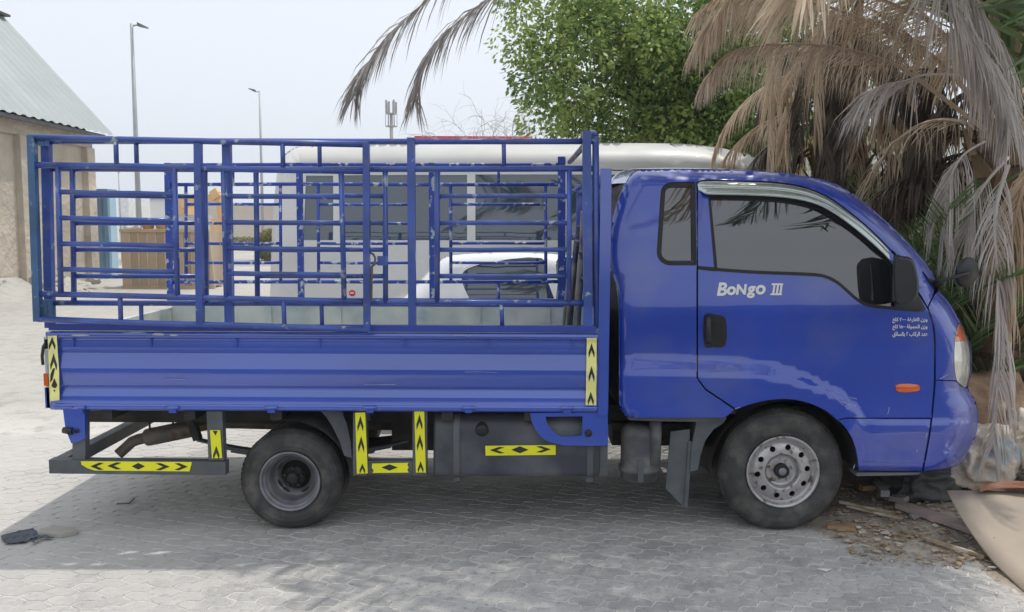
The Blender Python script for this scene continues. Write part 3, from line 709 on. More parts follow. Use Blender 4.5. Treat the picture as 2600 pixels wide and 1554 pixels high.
for (xa, xb) in ((184,520),(650,978),(1111,1445)):
    for y in (498, 566.5, 634, 701): tb('bar', xa+2, y, xb+2, y, Yn+.002, .013, bow=.003)
    for x in (xa, xb): tb('upright', x, 428, x+(4 if x < 700 else 1 if x < 1100 else -1), 769, Yn-.002, .0145)
for x in (346, 811, 1279): tb('stub', x, 360, x+1, 428, Yn, .0115)
for x in (358, 816, 1273): tb('stub', x, 769, x+2, 828, Yn, .0115)
# far frame
Yf = TW-.05
for y in (419, 469, 716): tb('rail', 424, y, 1432, y-1, Yf, .0135, mat=BLUE_FAR, bow=.004)
for x0, x1, w in ((426,434,.04),(760,765,.04),(1096,1098,.04),(1426,1426,.055)): sq('post', x0, 414 if x0 < 1400 else 398, x1, 766, Yf, w, .04, mat=BLUE_FAR)
for (xa, xb) in ((472,712),(808,1050),(1144,1385)):
    for y in (519, 568, 618, 667): tb('bar', xa, y, xb, y, Yf, .011, mat=BLUE_FAR, bow=.003)
    for x in (xa, xb): tb('upright', x, 469, x+1, 716, Yf, .012, mat=BLUE_FAR)
for x in (592, 930, 1266):
    tb('stub', x, 420, x, 469, Yf, .010, mat=BLUE_FAR); tb('stub', x, 716, x, 764, Yf, .010, mat=BLUE_FAR)
# front frame
tb('corner_tube', 1512, 346, 1516, 832, Yn-.004, .018); 
b = MB(); b.tube([P(1512,348,Yn-.004), P(1510,341,Yn+.01), P(1504,338,Yn+.05), P(1500,338,Yn+.1)], .017, 10); b.build('corner_bend', BLUE_TUBE, cage)
b = MB(); p0 = P(1500,352,Yn); b.tube([p0, Vector((p0.x, Yf, p0.z))], .018, 10); b.build('front_rail', PIPE, cage)
for k, zz in enumerate((1.93, 1.65, 1.41)):
    b = MB(); b.tube([(p0.x-.01, Yn, zz), (p0.x-.01, Yf, zz)], .013, 8); b.build('front_bar', BLUE_FAR, cage)
# rear top corner: sleeve for the swung gate
b = MB(); b.box(P(92,762,-.05), P(140,806,.03)); b.build('hinge_plate', BLUE_FADE, cage)
b = MB(); b.box(P(92,352,-.05), P(126,372,.0)); b.build('hinge_plate', BLUE_FADE, cage)
# ---- gate, swung round and lying along the side
gate = bpy.data.objects.new('gate', None); COL.objects.link(gate); gate.parent = truck; OFF[gate] = OFF[truck]; gate.empty_display_size = .1
Yg = -.055
tb('gate_rail', 74, 348, 936, 367, Yg, .0165, par=gate, bow=.004); tb('gate_rail', 90, 419, 930, 435, Yg, .0165, par=gate, bow=.004)
tb('gate_rail', 100, 746, 930, 766, Yg, .0155, par=gate, bow=.003); tb('gate_rail', 98, 810, 934, 838, Yg-.004, .0165, par=gate, bow=.004)
sq('gate_post', 81, 345, 97, 816, Yg, .036, .036, mat=BLUE_FADE, par=gate); sq('gate_post', 503, 364, 509, 826, Yg, .036, .036, par=gate); sq('gate_post', 930, 362, 932, 841, Yg, .034, .034, par=gate)
for (xa, xb, yl, yr) in ((148,444,(487,553,619,683),(494,560,625,690)),(568,867,(498,564,629,694),(501,567,634,698))):
    for a_, c_ in zip(yl, yr): tb('gate_bar', xa, a_, xb+2, c_, Yg, .0135, par=gate, bow=.003)
    for x in (xa, xb): tb('gate_upright', x-1, 420+ (x-90)*.018, x+7, 750+(x-90)*.022, Yg, .0145, par=gate)
for x, y0, y1 in ((294,353,424),(717,361,431)): tb('gate_stub', x, y0, x+2, y1, Yg, .0125, par=gate)
for x, y0, y1 in ((305,752,817),(720,761,831)): tb('gate_stub', x, y0, x+2, y1, Yg, .0125, par=gate)
b = MB(); b.box(P(958,650,-.01), P(984,674,.012)); b.build('lock_plate', BLUE_TUBE, cage)
b = MB(); b.tube([P(938,640,-.05), P(948,646,-.03), P(953,655,-.03), P(951,672,-.04), P(944,676,-.05)], .006, 8); b.build('shackle', STEEL, gate)
b = MB(); b.bar(P(943,676,-.05), P(941,762,-.05), .018, .006, up=(0,1,0)); b.build('strap', MUFF, gate)
b = MB(); b.box(P(934,560,-.06), P(942,600,-.04)); b.build('latch_tube', STEEL, gate)

# ---- under-run guards and reflective tape
def stick(name, poly, yf, mat, par=truck, step=12): return panel(name, poly, yf, mat, par, step=step, lip=0)
def guard_bar(name, x0, y0, x1, y1, Y, w, d):
    m = MB(); m.bar(P(x0, y0, Y), P(x1, y1, Y), w, d, up=(0,1,0)); return m.build(name, STEEL, truck)
Yq = .045
guard_bar('guard_bar', 132, 1181, 577, 1186, Yq, .076, .06)
guard_bar('guard_post', 206, 1026, 206, 1164, Yq+.003, .07, .05); guard_bar('guard_post', 548, 1042, 553, 1166, Yq+.003, .085, .05)
a = P(140,1181,Yq); b = MB(); b.box((a.x-.015, a.y+.03, a.z-.035), (a.x+.05, TW-.05, a.z+.035)); b.build('rear_guard_bar', STEEL, truck)
guard_bar('guard_post', 916, 1046, 916, 1204, Yq, .075, .05); guard_bar('guard_post', 1067, 1042, 1067, 1204, Yq, .078, .05); guard_bar('guard_bar', 936, 1184, 1048, 1184, Yq+.002, .074, .05)
YT = Yq-.032
def chev(x, y, w, h, ang):
    pts = [(0,.5),(.46,-.16),(.40,-.5),(0,.02),(-.40,-.5),(-.46,-.16)]; ca, sa = math.cos(ang), math.sin(ang)
    return [(x+ca*p*w-sa*-q*h if False else x+(p*w*ca - (-q*h)*sa), y+(p*w*sa + (-q*h)*ca)) for p, q in pts]
def diam(x, y, w, h): return [(x-w/2,y),(x,y-h/2),(x+w/2,y),(x,y+h/2)]
def tape(poly, marks, yf, mat):
    t = stick('reflective_tape', poly, yf, mat)
    for mk in marks: panel('tape_mark', mk, lambda x, y: yf(x, y)-.0015, BLK, t, step=10, lip=0)
def pane_y(off): return lambda x, y: prof_y(y)+off
q = math.pi
tape([(121,853),(144,852),(147,900),(150,940),(151,1016),(127,1019),(124,940)], [chev(132,872,19,34,0), chev(136,919,19,44,0), [(128,950),(134,936),(140,934),(133,965),(127,972)], diam(138,978,15,36)], lambda x, y: prof_y(y)*.5-.017, YELP)
tape([(1490,858),(1515,858),(1514,1029),(1487,1029)], [chev(1502,890,17,38,0), chev(1502,950,17,42,0), chev(1500,1012,17,36,0)], lambda x, y: prof_y(y)*.5-.017, YELP)
fy = lambda x, y: YT
tape([(205,1171),(487,1173),(486,1180),(481,1197),(242,1195),(222,1189),(207,1180)], [chev(246,1184,20,34,-q/2), chev(290,1183,20,36,-q/2), diam(351,1184,34,17), chev(413,1185,20,36,q/2), chev(460,1185,20,34,q/2)], lambda x, y: Yq-.0345, YEL)
tape([(533,1092),(559,1092),(564,1163),(538,1164)], [chev(549,1150,18,36,0), [(540,1094),(553,1094),(547,1106)]], fy, YEL)
tape([(902,1048),(927,1047),(934,1202),(906,1203)], [chev(915,1076,17,40,0), chev(917,1128,17,42,0), chev(920,1190,16,26,0)], fy, YEL)
tape([(1052,1042),(1077,1042),(1081,1200),(1056,1200)], [chev(1065,1072,17,40,0), chev(1066,1124,17,42,0), chev(1068,1186,16,30,0)], fy, YEL)
tape([(945,1177),(1037,1175),(1034,1181),(1038,1187),(1034,1192),(1038,1200),(945,1201),(949,1195),(944,1188)], [diam(989,1187,42,16)], fy, YEL)
Yt = .05
tape([(1232,1132),(1411,1130),(1411,1155),(1233,1157)], [chev(1262,1143,18,38,-q/2), diam(1320,1142,44,18), chev(1380,1141,18,38,q/2)], lambda x, y: Yt-.008, YEL)
# fuel tank with straps, cap, step
zt0, zt1 = P(1300,1212,Yt).z, P(1300,1056,Yt).z; x0, x1 = P(1100,1130,Yt).x, P(1543,1130,Yt).x
sec = cr([(Yt+.10,zt1),(Yt+.04,zt1-.02),(Yt+.014,zt1-.055),(Yt+.004,zt1-.10),(Yt,zt1-.16),(Yt,zt0+.05),(Yt+.004,zt0+.018),(Yt+.03,zt0),(Yt+.2,zt0-.004),(Yt+.36,zt0+.01),(Yt+.38,zt0+.05),(Yt+.38,zt1-.05),(Yt+.34,zt1)], 3, True)
b = MB(); k = len(sec); xs = [x0, x0+.012, x0+.02, x1-.06, x1-.05, x1-.04]
for i, x in enumerate(xs):
    s_ = .96 if i in (0, len(xs)-1) else 1
    for (y, z) in sec: b.v.append(Vector((x, Yt+.19+(y-Yt-.19)*s_, (zt0+zt1)/2+(z-(zt0+zt1)/2)*s_)))
for i in range(len(xs)-1):
    for j in range(k): b.f.append([i*k+j, i*k+(j+1) % k, (i+1)*k+(j+1) % k, (i+1)*k+j]); b.sm.append(True); b.mi.append(0)
b.f.append(list(range(k))); b.f.append([(len(xs)-1)*k+j for j in range(k)]); b.sm += [False]*2; b.mi += [0]*2
tank = b.build('fuel_tank', TANK, truck)
b = MB(); b.box((x1-.10,.06,zt0+.01), (x1+.002,.30,P(1500,1134,.05).z)); b.build('tank_step', STEEL, truck)
for px in (1159, 1499):
    b = MB(); x = P(px,1130,Yt).x
    for (y, z), (y2, z2) in zip(sec[:-8], sec[1:-8]):
        b.add([(x-.017, y-.005, z+.002), (x+.017, y-.005, z+.002), (x+.017, y2-.005, z2), (x-.017, y2-.005, z2)], [(0,1,2,3)])
    b.box((x-.018, Yt+.02, zt0-.03), (x+.018, Yt+.06, zt0-.003)); b.build('tank_strap', STEEL, tank)
b = MB(); b.lathe([(0,-.03),(.03,-.03),(.036,-.024),(.038,.02)], P(1224,1089,Yt+.02), (0,1,.35), 18); b.build('filler_cap', PLAST, tank)
# blue D bracket at the front of the bed
bo = cr([(1346,1052),(1352,1075),(1366,1100),(1390,1120),(1433,1131)], 4) + [(1544,1132),(1543,1047),(1346,1049)]
bh = [(1385,1058),(1479,1057),(1478,1106)] + cr([(1440,1110),(1420,1107),(1402,1094),(1388,1072)], 3)
panel('step_bracket', bo, lambda x, y: .012, BLUE_BED, truck, holes=[bh], step=24, lip=.025)
b = MB(); b.lathe([(0,-.012),(.013,-.012),(.02,-.006),(.021,.004)], P(1494,1100,.012), (0,1,0), 16); b.build('bracket_bolt', RUB, truck)
# air cleaner
b = MB(); c = P(1624,1146,.16); hz = (P(1624,1077,.16).z-P(1624,1216,.16).z)/2
pr = [(0,-hz),(.085,-hz),(.105,-hz+.012),(.108,-hz+.05),(.118,-hz+.056),(.118,-hz+.075),(.108,-hz+.082)]
for k in range(9): pr += [(.104,-hz+.09+k*.019),(.107,-hz+.100+k*.019)]
pr += [(.095,hz-.015),(.06,hz),(0,hz)]
b.lathe(pr, c, (0,0,1), 32); ac = b.build('air_cleaner', FILT, truck)
b = MB(); b.tube([c+Vector((.07,-.075,-.05)), c+Vector((.072,-.08,hz-.04)), c+Vector((.075,-.04,hz+.05))], .035, 12); b.build('intake_pipe', FILT, ac)
b = MB(); b.bar(c+Vector((-.01,-.115,-hz+.02)), c+Vector((-.01,-.112,-.02)), .03, .012, up=(0,1,0)); b.build('cleaner_clip', STEEL, ac)
for dx in (-.13, .13):
    b = MB(); b.bar(c+Vector((dx,.05,.04)), c+Vector((dx*.8,.2,.10)), .03, .02); b.build('cleaner_bracket', CHAS, ac)
b = MB(); b.box(P(1555,1075,.3), P(1800,1110,.5)); b.build('engine_guard', CHAS, truck)
# rear mudguard
b = MB(); poly = [(812,1042),(868,1046),(880,1075),(890,1120),(893,1163),(874,1157),(862,1120),(845,1085),(828,1058)]
b.prism([P(x, y, .06) for x, y in poly], (0,.02,0)); b.build('rear_mudguard', TANK, truck)
b = MB(); pts = []
for t in range(12):
    a_ = R(100-t*9.5); pts.append((cR.x+math.cos(a_)*.34, cR.z+math.sin(a_)*.345))
for x, z in pts: b.v += [Vector((x,.085,z)), Vector((x,.48,z))]
for i in range(11): b.f.append([2*i, 2*i+1, 2*i+3, 2*i+2]); b.sm.append(True); b.mi.append(0)
b.build('mudguard_arch', STEEL, truck)
# exhaust
b = MB(); A = P(368,1112,.62); B = P(494,1086,.62); d_ = (B-A).normalized()
b.lathe([(0,0),(.04,0),(.052,.012),(.054,.03),(.054,(B-A).length-.03),(.045,(B-A).length),(0,(B-A).length)], A, d_, 20); mf = b.build('muffler', MUFF, truck)
b = MB(); b.tube([P(375,1110,.62), P(350,1116,.61), P(335,1122,.6), P(318,1138,.58), P(300,1154,.56)], [.034,.034,.034,.033,.033], 14, cap=False); b.build('tail_pipe', MUFF, truck)
b = MB(); b.tube([B, P(560,1075,.7), P(760,1080,.75), P(1100,1080,.8)], .03, 10); b.build('exhaust_pipe', MUFF, truck)
for (x, y) in ((376,1080),(435,1070)):
    b = MB(); b.tube([P(x,1050,.6), P(x+4,y,.6), P(x+6,y+30,.6)], .006, 6); b.build('exhaust_hanger', CHAS, truck)
# loose steel pipes stood in the front corner of the bed
zf = zb+.051
for i, (xb, yb, xt, yt, zt_, r) in enumerate(((1428,.62,1466,.25,1.62,.017),(1440,.58,1470,.30,1.70,.015),(1452,.50,1478,.22,1.55,.018),(1420,.70,1450,.42,1.48,.014),(1462,.40,1482,.20,1.78,.016))):
    bx_ = P(xb, 800, yb).x; tx_ = P(xt, 500, yt).x
    m = MB(); m.tube([(bx_, yb, zf+.004), (tx_, yt, zt_)], r, 10); o = m.build('steel_pipe', PIPE, None, off=(bx_, yb, zf))
    props(o, ['shortest scuffed pipe leaning at the left of the bundle in the truck bed', 'second scuffed pipe from the left in the bundle in the truck bed', 'middle scuffed pipe of the bundle leaning in the truck bed', 'thin low scuffed pipe crossing behind the bundle in the truck bed', 'tallest scuffed pipe leaning right at the cab end of the truck bed'][i], 'pipe', 'loose pipes stood in the truck bed')

# ---- wear: scratches and bare patches
SCR = M('bare_scratch', (.27,.31,.55), .6, var=.2, vs=20.)
def scr(par, pts, w, yf, mat=SCR, name='scratch'):
    up = [(x, y-w*(.35+.65*random.random())) for x, y in pts]; dn = [(x, y+w*(.35+.65*random.random())) for x, y in pts[::-1]]
    if abs(pts[0][0]-pts[-1][0]) < 8: up = [(x-w*.5, y) for x, y in pts]; dn = [(x+w*.5, y) for x, y in pts[::-1]]
    panel(name, up+dn, yf, mat, par, step=6, lip=0)
sy = lambda x, y: cab_y(x, y)-.0012
scr(door, [(2258,1033),(2257,1042),(2254,1052)], 2.2, sy); 
for q_ in ([(2150,1006),(2162,1010),(2176,1013)], [(2138,1020),(2152,1026),(2170,1030),(2186,1034)], [(2122,1010),(2134,1021),(2140,1029)], [(1866,1038),(1872,1036),(1880,1034)], [(2386,962),(2400,955),(2408,950)]): scr(truck, q_, 1.5, sy)
for x_, y_ in ((2354,1100),(2330,1140),(2170,1180)): scr(truck, [(x_, y_),(x_-3, y_+10)], 2.4, sy)
by = lambda x, y: prof_y(y)-.0032
for q_, w_ in (([(925,977),(950,976),(980,976),(1004,977)],1.2), ([(1180,945),(1215,944),(1262,946)],1.0), ([(1150,852),(1172,851),(1186,853)],2.0), ([(1188,853),(1196,852)],2.6), ([(420,962),(470,963)],.9), ([(1500,1016),(1540,1014)],1.0)): scr(truck, q_, w_, by)
zb_ = lambda x, y: -.0135
for pts_ in ([(272,849),(300,846),(340,844),(372,845),(366,851),(330,852),(300,853),(276,853)], [(382,847),(404,846),(418,849),(410,852),(388,851)], [(430,850),(446,849),(452,852),(436,853)], [(182,850),(206,849),(228,851),(214,853),(188,853)]): panel('bare_patch', cr(pts_, 2, True), zb_, GALV, truck, step=8, lip=0)
# ================================================================== GROUND
def world_mat(name, build):
    m = bpy.data.materials.new(name); m.use_nodes = True; n = m.node_tree; b = n.nodes['Principled BSDF']; b.inputs['Roughness'].default_value = .9
    g = n.nodes.new('ShaderNodeNewGeometry')
    def nz(scale, det=6., st=(1,1,1)):
        mp = n.nodes.new('ShaderNodeMapping'); mp.inputs['Scale'].default_value = st; n.links.new(g.outputs['Position'], mp.inputs[0])
        t = n.nodes.new('ShaderNodeTexNoise'); t.inputs['Scale'].default_value = scale; t.inputs['Detail'].default_value = det; n.links.new(mp.outputs[0], t.inputs['Vector']); return t.outputs['Fac']
    def rg(s, a, c, lo=0., hi=1.):
        r = n.nodes.new('ShaderNodeMapRange'); n.links.new(s, r.inputs[0])
        for i, v in enumerate((a, c, lo, hi)): r.inputs[i+1].default_value = v
        return r.outputs[0]
    def mix(f, a, c):
        x = n.nodes.new('ShaderNodeMix'); x.data_type = 'RGBA'; n.links.new(f, x.inputs[0]) if not isinstance(f, float) else None
        if isinstance(f, float): x.inputs[0].default_value = f
        for i, q in ((6, a), (7, c)):
            if isinstance(q, tuple): x.inputs[i].default_value = (*q, 1)
            else: n.links.new(q, x.inputs[i])
        return x.outputs[2]
    def mth(op, a, c):
        x = n.nodes.new('ShaderNodeMath'); x.operation = op
        for i, q in enumerate((a, c)):
            if isinstance(q, (int, float)): x.inputs[i].default_value = q
            else: n.links.new(q, x.inputs[i])
        return x.outputs[0]
    sp = n.nodes.new('ShaderNodeSeparateXYZ'); n.links.new(g.outputs['Position'], sp.inputs[0])
    build(n, b, nz, rg, mix, mth, sp)
    return m
def bump_(n, b, h, d):
    bp = n.nodes.new('ShaderNodeBump'); bp.inputs['Distance'].default_value = d; n.links.new(h, bp.inputs['Height']); n.links.new(bp.outputs[0], b.inputs['Normal'])
SAND1, SAND2 = (.41,.392,.36), (.48,.463,.43)
def _sand(n, b, nz, rg, mix, mth, sp):
    c = mix(rg(nz(.35), .35, .65), SAND1, SAND2); c = mix(rg(nz(3.), .5, .75), c, (.37,.35,.315)); c = mix(rg(nz(60.), .55, .8), c, (.28,.26,.23)); c = mix(mth('MULTIPLY', rg(sp.outputs[1], 3.6, 1.2), rg(nz(2.), .2, .5)), c, (.64,.615,.575)); c = mix(rg(nz(5.5, 7.), .52, .66, 0, .7), c, (.33,.315,.295))
    far = rg(sp.outputs[1], 17, 19); far_or_added_road = mth('MULTIPLY', rg(sp.outputs[1], 30, 31), rg(sp.outputs[1], 37, 36)); c = mix(far_or_added_road, c, (.27,.27,.275))
    n.links.new(c, b.inputs['Base Color']); bump_(n, b, nz(35., 9.), .012)
SANDM = world_mat('pale_sand', _sand)
def _pav(n, b, nz, rg, mix, mth, sp):
    oi = n.nodes.new('ShaderNodeObjectInfo'); at = n.nodes.new('ShaderNodeAttribute'); at.attribute_name = 'tone'
    fr = mth('FRACT', mth('ADD', oi.outputs['Random'], at.outputs['Fac']), 0)
    c = mix(fr, (.365,.354,.334), (.56,.54,.505))
    c = mix(rg(nz(9.), .35, .7), c, (.465,.45,.425)); c = mix(rg(nz(3.1, 8.), .50, .66, 0, .6), c, (.30,.297,.295)); c = mix(rg(nz(22., 6.), .54, .66, 0, .6), c, (.58,.565,.54)); c = mix(rg(nz(31., 6.), .55, .66, 0, .6), c, (.25,.25,.255))
    c = mix(rg(nz(150., 3.), .54, .74, 0, .65), c, (.17,.17,.172)); c = mix(rg(nz(120., 3.), .60, .75, 0, .6), c, (.60,.59,.57))
    dx = rg(sp.outputs[0], -.3, -2.6, -.18, .20); dy = rg(sp.outputs[1], .6, 3., 0., .25)
    f = rg(mth('ADD', mth('ADD', nz(1.3), mth('MULTIPLY', nz(7.), .5)), mth('ADD', dx, dy)), .66, .98)
    c = mix(mth('MULTIPLY', f, .8), c, (.50,.48,.452))
    oil = rg(nz(1.9, 4.), .60, .72, 0, .5); c = mix(oil, c, (.22,.22,.222))
    n.links.new(c, b.inputs['Base Color']); bump_(n, b, nz(140., 4.), .003)
PAVM = world_mat('grey_concrete_paver', _pav)
def _lit(n, b, nz, rg, mix, mth, sp):
    c = mix(rg(nz(5.), .35, .65), (.33,.275,.215), (.50,.445,.375)); c = mix(rg(nz(14., 8.), .54, .74, 0, .7), c, (.22,.17,.125)); c = mix(rg(nz(90., 4.), .62, .75), c, (.58,.53,.45))
    n.links.new(c, b.inputs['Base Color']); bump_(n, b, nz(50., 9.), .02)
LITM = world_mat('sandy_litter_soil', _lit)
b = MB(); gx = [-400,-200,-60,-25,-12,-6,-3,0,3,6,12,25,60,200,400]; gy = [-60,-40,-12,-6,-3,0,3,6,10,15,20,26,34,50,90,200,400]
for y in gy:
    for x in gx: b.v.append(Vector((x, y, -.0022 + (0 if abs(x) < 4 and y < 5 else .05*noise.noise(Vector((x*.3, y*.3, 0)))*(1 if y < 60 else 0)) )))
nxg = len(gx)
for j in range(len(gy)-1):
    for i in range(nxg-1): b.f.append([j*nxg+i, j*nxg+i+1, (j+1)*nxg+i+1, (j+1)*nxg+i]); b.sm.append(True); b.mi.append(0)
ground = b.build('ground', SANDM, None); ground['kind'] = 'structure'
# dark bank added out of view, giving paint and glass something dark to mirror
def _added_bank(n, b, nz, rg, mix, mth, sp):
    c = mix(rg(nz(.8), .35, .65), (.05,.055,.03), (.10,.085,.06)); n.links.new(c, b.inputs['Base Color']); bump_(n, b, nz(3., 8.), .2)
m = MB(); vs = []; kx = 60
for i in range(kx+1):
    x = -60+2.*i; h = 1.2+.4*noise.noise(Vector((x*.16, 0, 9)))+.4*noise.noise(Vector((x*.6, 4, 9)))
    for (yy, k) in ((-11.0,0),(-11.7,.45),(-12.4,.85),(-13.6,1.),(-16,.6),(-19,0)): vs.append(Vector((x, yy+.5*noise.noise(Vector((x*.3, yy, 1))), -.05+h*k)))
m.add(vs, [(i*6+j, i*6+j+1, (i+1)*6+j+1, (i+1)*6+j) for i in range(kx) for j in range(5)], True); o = m.build('added_reflection_bank', world_mat('added_dark_bank_soil', _added_bank), None); o['kind'] = 'structure'
ADDED_ASPH = M('added_dark_asphalt', (.055,.055,.056), .85, var=.2, vs=1.5, bump=.004, bs=80.)
m = MB(); m.box((-40,-10.9,-.06), (40,-1.9,.004)); o = m.build('far_or_added_road', ADDED_ASPH, None); o['kind'] = 'structure'  # unseen asphalt added behind the viewer to darken reflections in the side panels
# interlocking pavers, laid turned about thirty degrees to the truck
PLn, PWd = .212, .106; TH = R(27)
def fzig(u):  # u in 0..1 along the long edge
    k = (u*2) % 1; return .017*(1 if .12 < k < .38 else -1 if .62 < k < .88 else 0) if False else .0165*max(-1, min(1, 1.5*math.sin(2*math.pi*k)))
def gzig(v): return .0175*max(-1, min(1, 1.5*math.sin(2*math.pi*v)))
def outline(inset):
    pts = []
    U = (0,.0625,.125,.1875,.25,.3125,.375,.4375); 
    us = [i/8 for i in range(8)]
    for u in us: pts.append((u*PLn, fzig(u)))
    for v in (0,.25,.5,.75): pts.append((PLn+gzig(v), v*PWd))
    for u in us: pts.append((PLn-u*PLn, PWd+fzig(1-u)))
    for v in (0,.25,.5,.75): pts.append((gzig(1-v), PWd-v*PWd))
    n = len(pts); out = []
    for i in range(n):
        a = Vector(pts[i-1]); c = Vector(pts[(i+1) % n]); t = (c-a).normalized(); nm = Vector((-t.y, t.x)); out.append(Vector(pts[i])+nm*inset)
    return [p - Vector((PLn/2, PWd/2)) for p in out]
O1, O2 = outline(.0034), outline(.0062)
pv = [Vector((p.x, p.y, -.0045)) for p in O1] + [Vector((p.x, p.y, 0)) for p in O2]; npv = len(O1)
pf = [(i, (i+1) % npv, npv+(i+1) % npv, npv+i) for i in range(npv)] + [tuple(range(npv, 2*npv))]
spots = []; ca, sa = math.cos(TH), math.sin(TH)
def patch(x, y):
    if not (-5.2 < x < 3.4 and -1.75 < y < 4.2): return False
    if x < -3.2 and y > 2.2: return False
    edge = 1.62 + .30*noise.noise(Vector((x*1.1, y*1.1, 4))) - max(0, y+.35)*.55 + max(0, -.55-y)*1.1
    if x > edge + .95 and y > -1.0: return False
    return True
for r in range(-70, 70):
    for c_ in range(-40, 40):
        u = (c_ + (.5 if r % 2 else 0))*PLn; v = r*PWd; x, y = u*ca-v*sa, u*sa+v*ca
        if patch(x, y):
            d = math.hypot(x, y+4.45); vis = abs(x)/(y+4.45) < .66 and y > -1.25
            spots.append((0 if vis else 1, d, x, y))
spots.sort()
pmesh = bpy.data.meshes.new('paver'); pmesh.from_pydata([tuple(v) for v in pv], [], pf); pmesh.materials.append(PAVM); pmesh.update()
paving = bpy.data.objects.new('pavement', None); COL.objects.link(paving); paving['kind'] = 'structure'; OFF[paving] = Vector((0,0,0))
rest = MB(); tones = []
for i, (h, d, x, y) in enumerate(spots):
    dz = random.uniform(-.0008, .0012); tx, ty = random.uniform(-.006, .006), random.uniform(-.006, .006); az_ = TH+random.uniform(-.012, .012)
    if i < 300:
        o = bpy.data.objects.new('paver', pmesh); COL.objects.link(o); o.parent = paving; o.location = (x, y, dz); o.rotation_euler = (tx, ty, az_)
    else:
        Mx = Matrix.Translation((x, y, dz)) @ Matrix.Rotation(az_, 4, 'Z') @ Matrix.Rotation(tx, 4, 'X'); rest.add([Mx @ v for v in pv], pf); tones.append(random.random())
po = rest.build('distant_pavers', PAVM, paving, fix=False); po['kind'] = 'stuff'
at = po.data.attributes.new('tone', 'FLOAT', 'FACE')
at.data.foreach_set('value', [t for t in tones for _ in pf])
# sandy litter soil around the palms (a low uneven sheet)
L0 = [(1.30,.55),(1.36,.05),(1.55,-.25),(1.68,-.50),(1.95,-.62),(2.05,-.95),(2.4,-1.15),(2.62,-1.5),(2.9,-1.6),(3.3,-1.9),(6,-2.1),(9,0),(9,6),(6,7.5),(3.0,7),(2.2,4.5),(1.75,2.2),(1.55,.9)]
L0d = cr(L0, 4, True)
def soil_z(x, y):
    e = min(math.hypot(x-a, y-c) for a, c in L0d); k = sst(.30, .85, e); f = sst(0, .55, e)
    return -.0085 + .0100*f + .0075*noise.noise(Vector((x*4.2, y*4.2, 8)))*(1-k) + .0035*noise.noise(Vector((x*15, y*15, 3)))*(1-k) + .010*k + k*(.045*(noise.noise(Vector((x*2, y*2, 0)))+.4) + .02*noise.noise(Vector((x*7, y*7, 2)))) + .10*sst(2.3, 3.2, x)*sst(.0, .8, y)
b = MB(); vo, fs_ = sheet([(x*100, y*100) for x, y in L0d if True], step=24)
fine = MB(); nn = 110; vs = []
for i in range(nn+1):
    for j in range(nn+1):
        x = 1.2+2.2*i/nn; y = -1.75+2.6*j/nn; vs.append((x, y))
inside = [inpoly(x, y, L0d) for x, y in vs]
fine.add([Vector((x, y, soil_z(x, y) if ins else -.02)) for (x, y), ins in zip(vs, inside)], [q for q in ((i*(nn+1)+j, (i+1)*(nn+1)+j, (i+1)*(nn+1)+j+1, i*(nn+1)+j+1) for i in range(nn) for j in range(nn)) if all(inside[k] for k in q)], True)
b = fine
far_ = [(3.4,-1.75),(9,-1.75),(9,7.5),(1.75,7.5),(1.75,.85),(3.4,.85)]
vo, fs_ = sheet([(x*100, y*100) for x, y in far_], step=26)
b.add([Vector((v.x/100, v.y/100, soil_z(min(8.5, v.x/100), min(6.5, v.y/100)))) for v in vo], fs_, True)
o = b.build('planting_bed', LITM, None); o['kind'] = 'structure'

# ================================================================== BACKGROUND, LEFT
PLASTER = M('stained_beige_plaster', (.50,.44,.365), .9, var=.2, vs=.8, bump=.05, bs=7., dust=(.38,.325,.265), dthr=.58, ds=1.2, col2=(.46,.41,.35), thr=.6, ts=2.)
ROOFM = M('pale_green_roof_sheet', (.36,.385,.385), .45, metal=.15, var=.06, vs=.6, dust=(.32,.35,.345), ds=1.)
DARKG = M('dark_roof_flashing', (.06,.065,.07), .6)
def PD(px, py, d): return P(px, py, d-4.45)
def GX(px, d): return PD(px, 573, d).x
wx = -11.86; y0, y1 = -1.0, 19.4
shed = thing('warehouse', (wx-3, 9, 0), 'beige plastered warehouse with pale ribbed metal roof at the left edge', 'warehouse')
zE = PD(120, 316, 21.8).z
b = MB(); b.box((wx-5.6, y0, -.05), (wx, y1, zE-.02)); b.build('wall', PLASTER, shed)
b = MB(); b.box((wx, y0, zE-.42), (wx+.09, y1-.05, zE-.06)); b.build('ring_beam', PLASTER, shed)
for yy in (4.8, 10.4, 16.0, y1-.24):
    b = MB(); b.box((wx+.001, yy-.24, -.05), (wx+.16, yy+.18, zE-.43)); b.build('pilaster', PLASTER, shed)
ap = PD(6, 44, y1+4.45+.5); ex = wx+.42
b = MB(); k = int((y1+.6-y0)/.10); vs = []
for i in range(k+1):
    y = y0+(y1+.55-y0)*i/k; h = (.035 if i % 4 in (1, 2) else 0)
    vs += [Vector((ex, y, zE-.02+h)), Vector((ap.x, y, ap.z+h)), Vector((2*ap.x-ex, y, zE-.02+h))]
b.add(vs, [(3*i, 3*i+1, 3*i+4, 3*i+3) for i in range(k)]+[(3*i+1, 3*i+2, 3*i+5, 3*i+4) for i in range(k)])
rf = b.build('roof', ROOFM, shed)
b = MB(); b.add([Vector((wx, y1, zE-.03)), Vector((ap.x, y1, ap.z-.06)), Vector((2*ap.x-wx, y1, zE-.03))], [(0,1,2)]); b.build('gable', PLASTER, shed)
b = MB(); b.box((ex-.10, y0, zE-.13), (ex-.02, y1+.1, zE-.035)); b.build('eaves_flashing', DARKG, rf)
b = MB(); b.bar((ap.x, y0, ap.z+.06), (ap.x, y1+.6, ap.z+.06), .35, .06); b.build('ridge_cap', DARKG, rf)
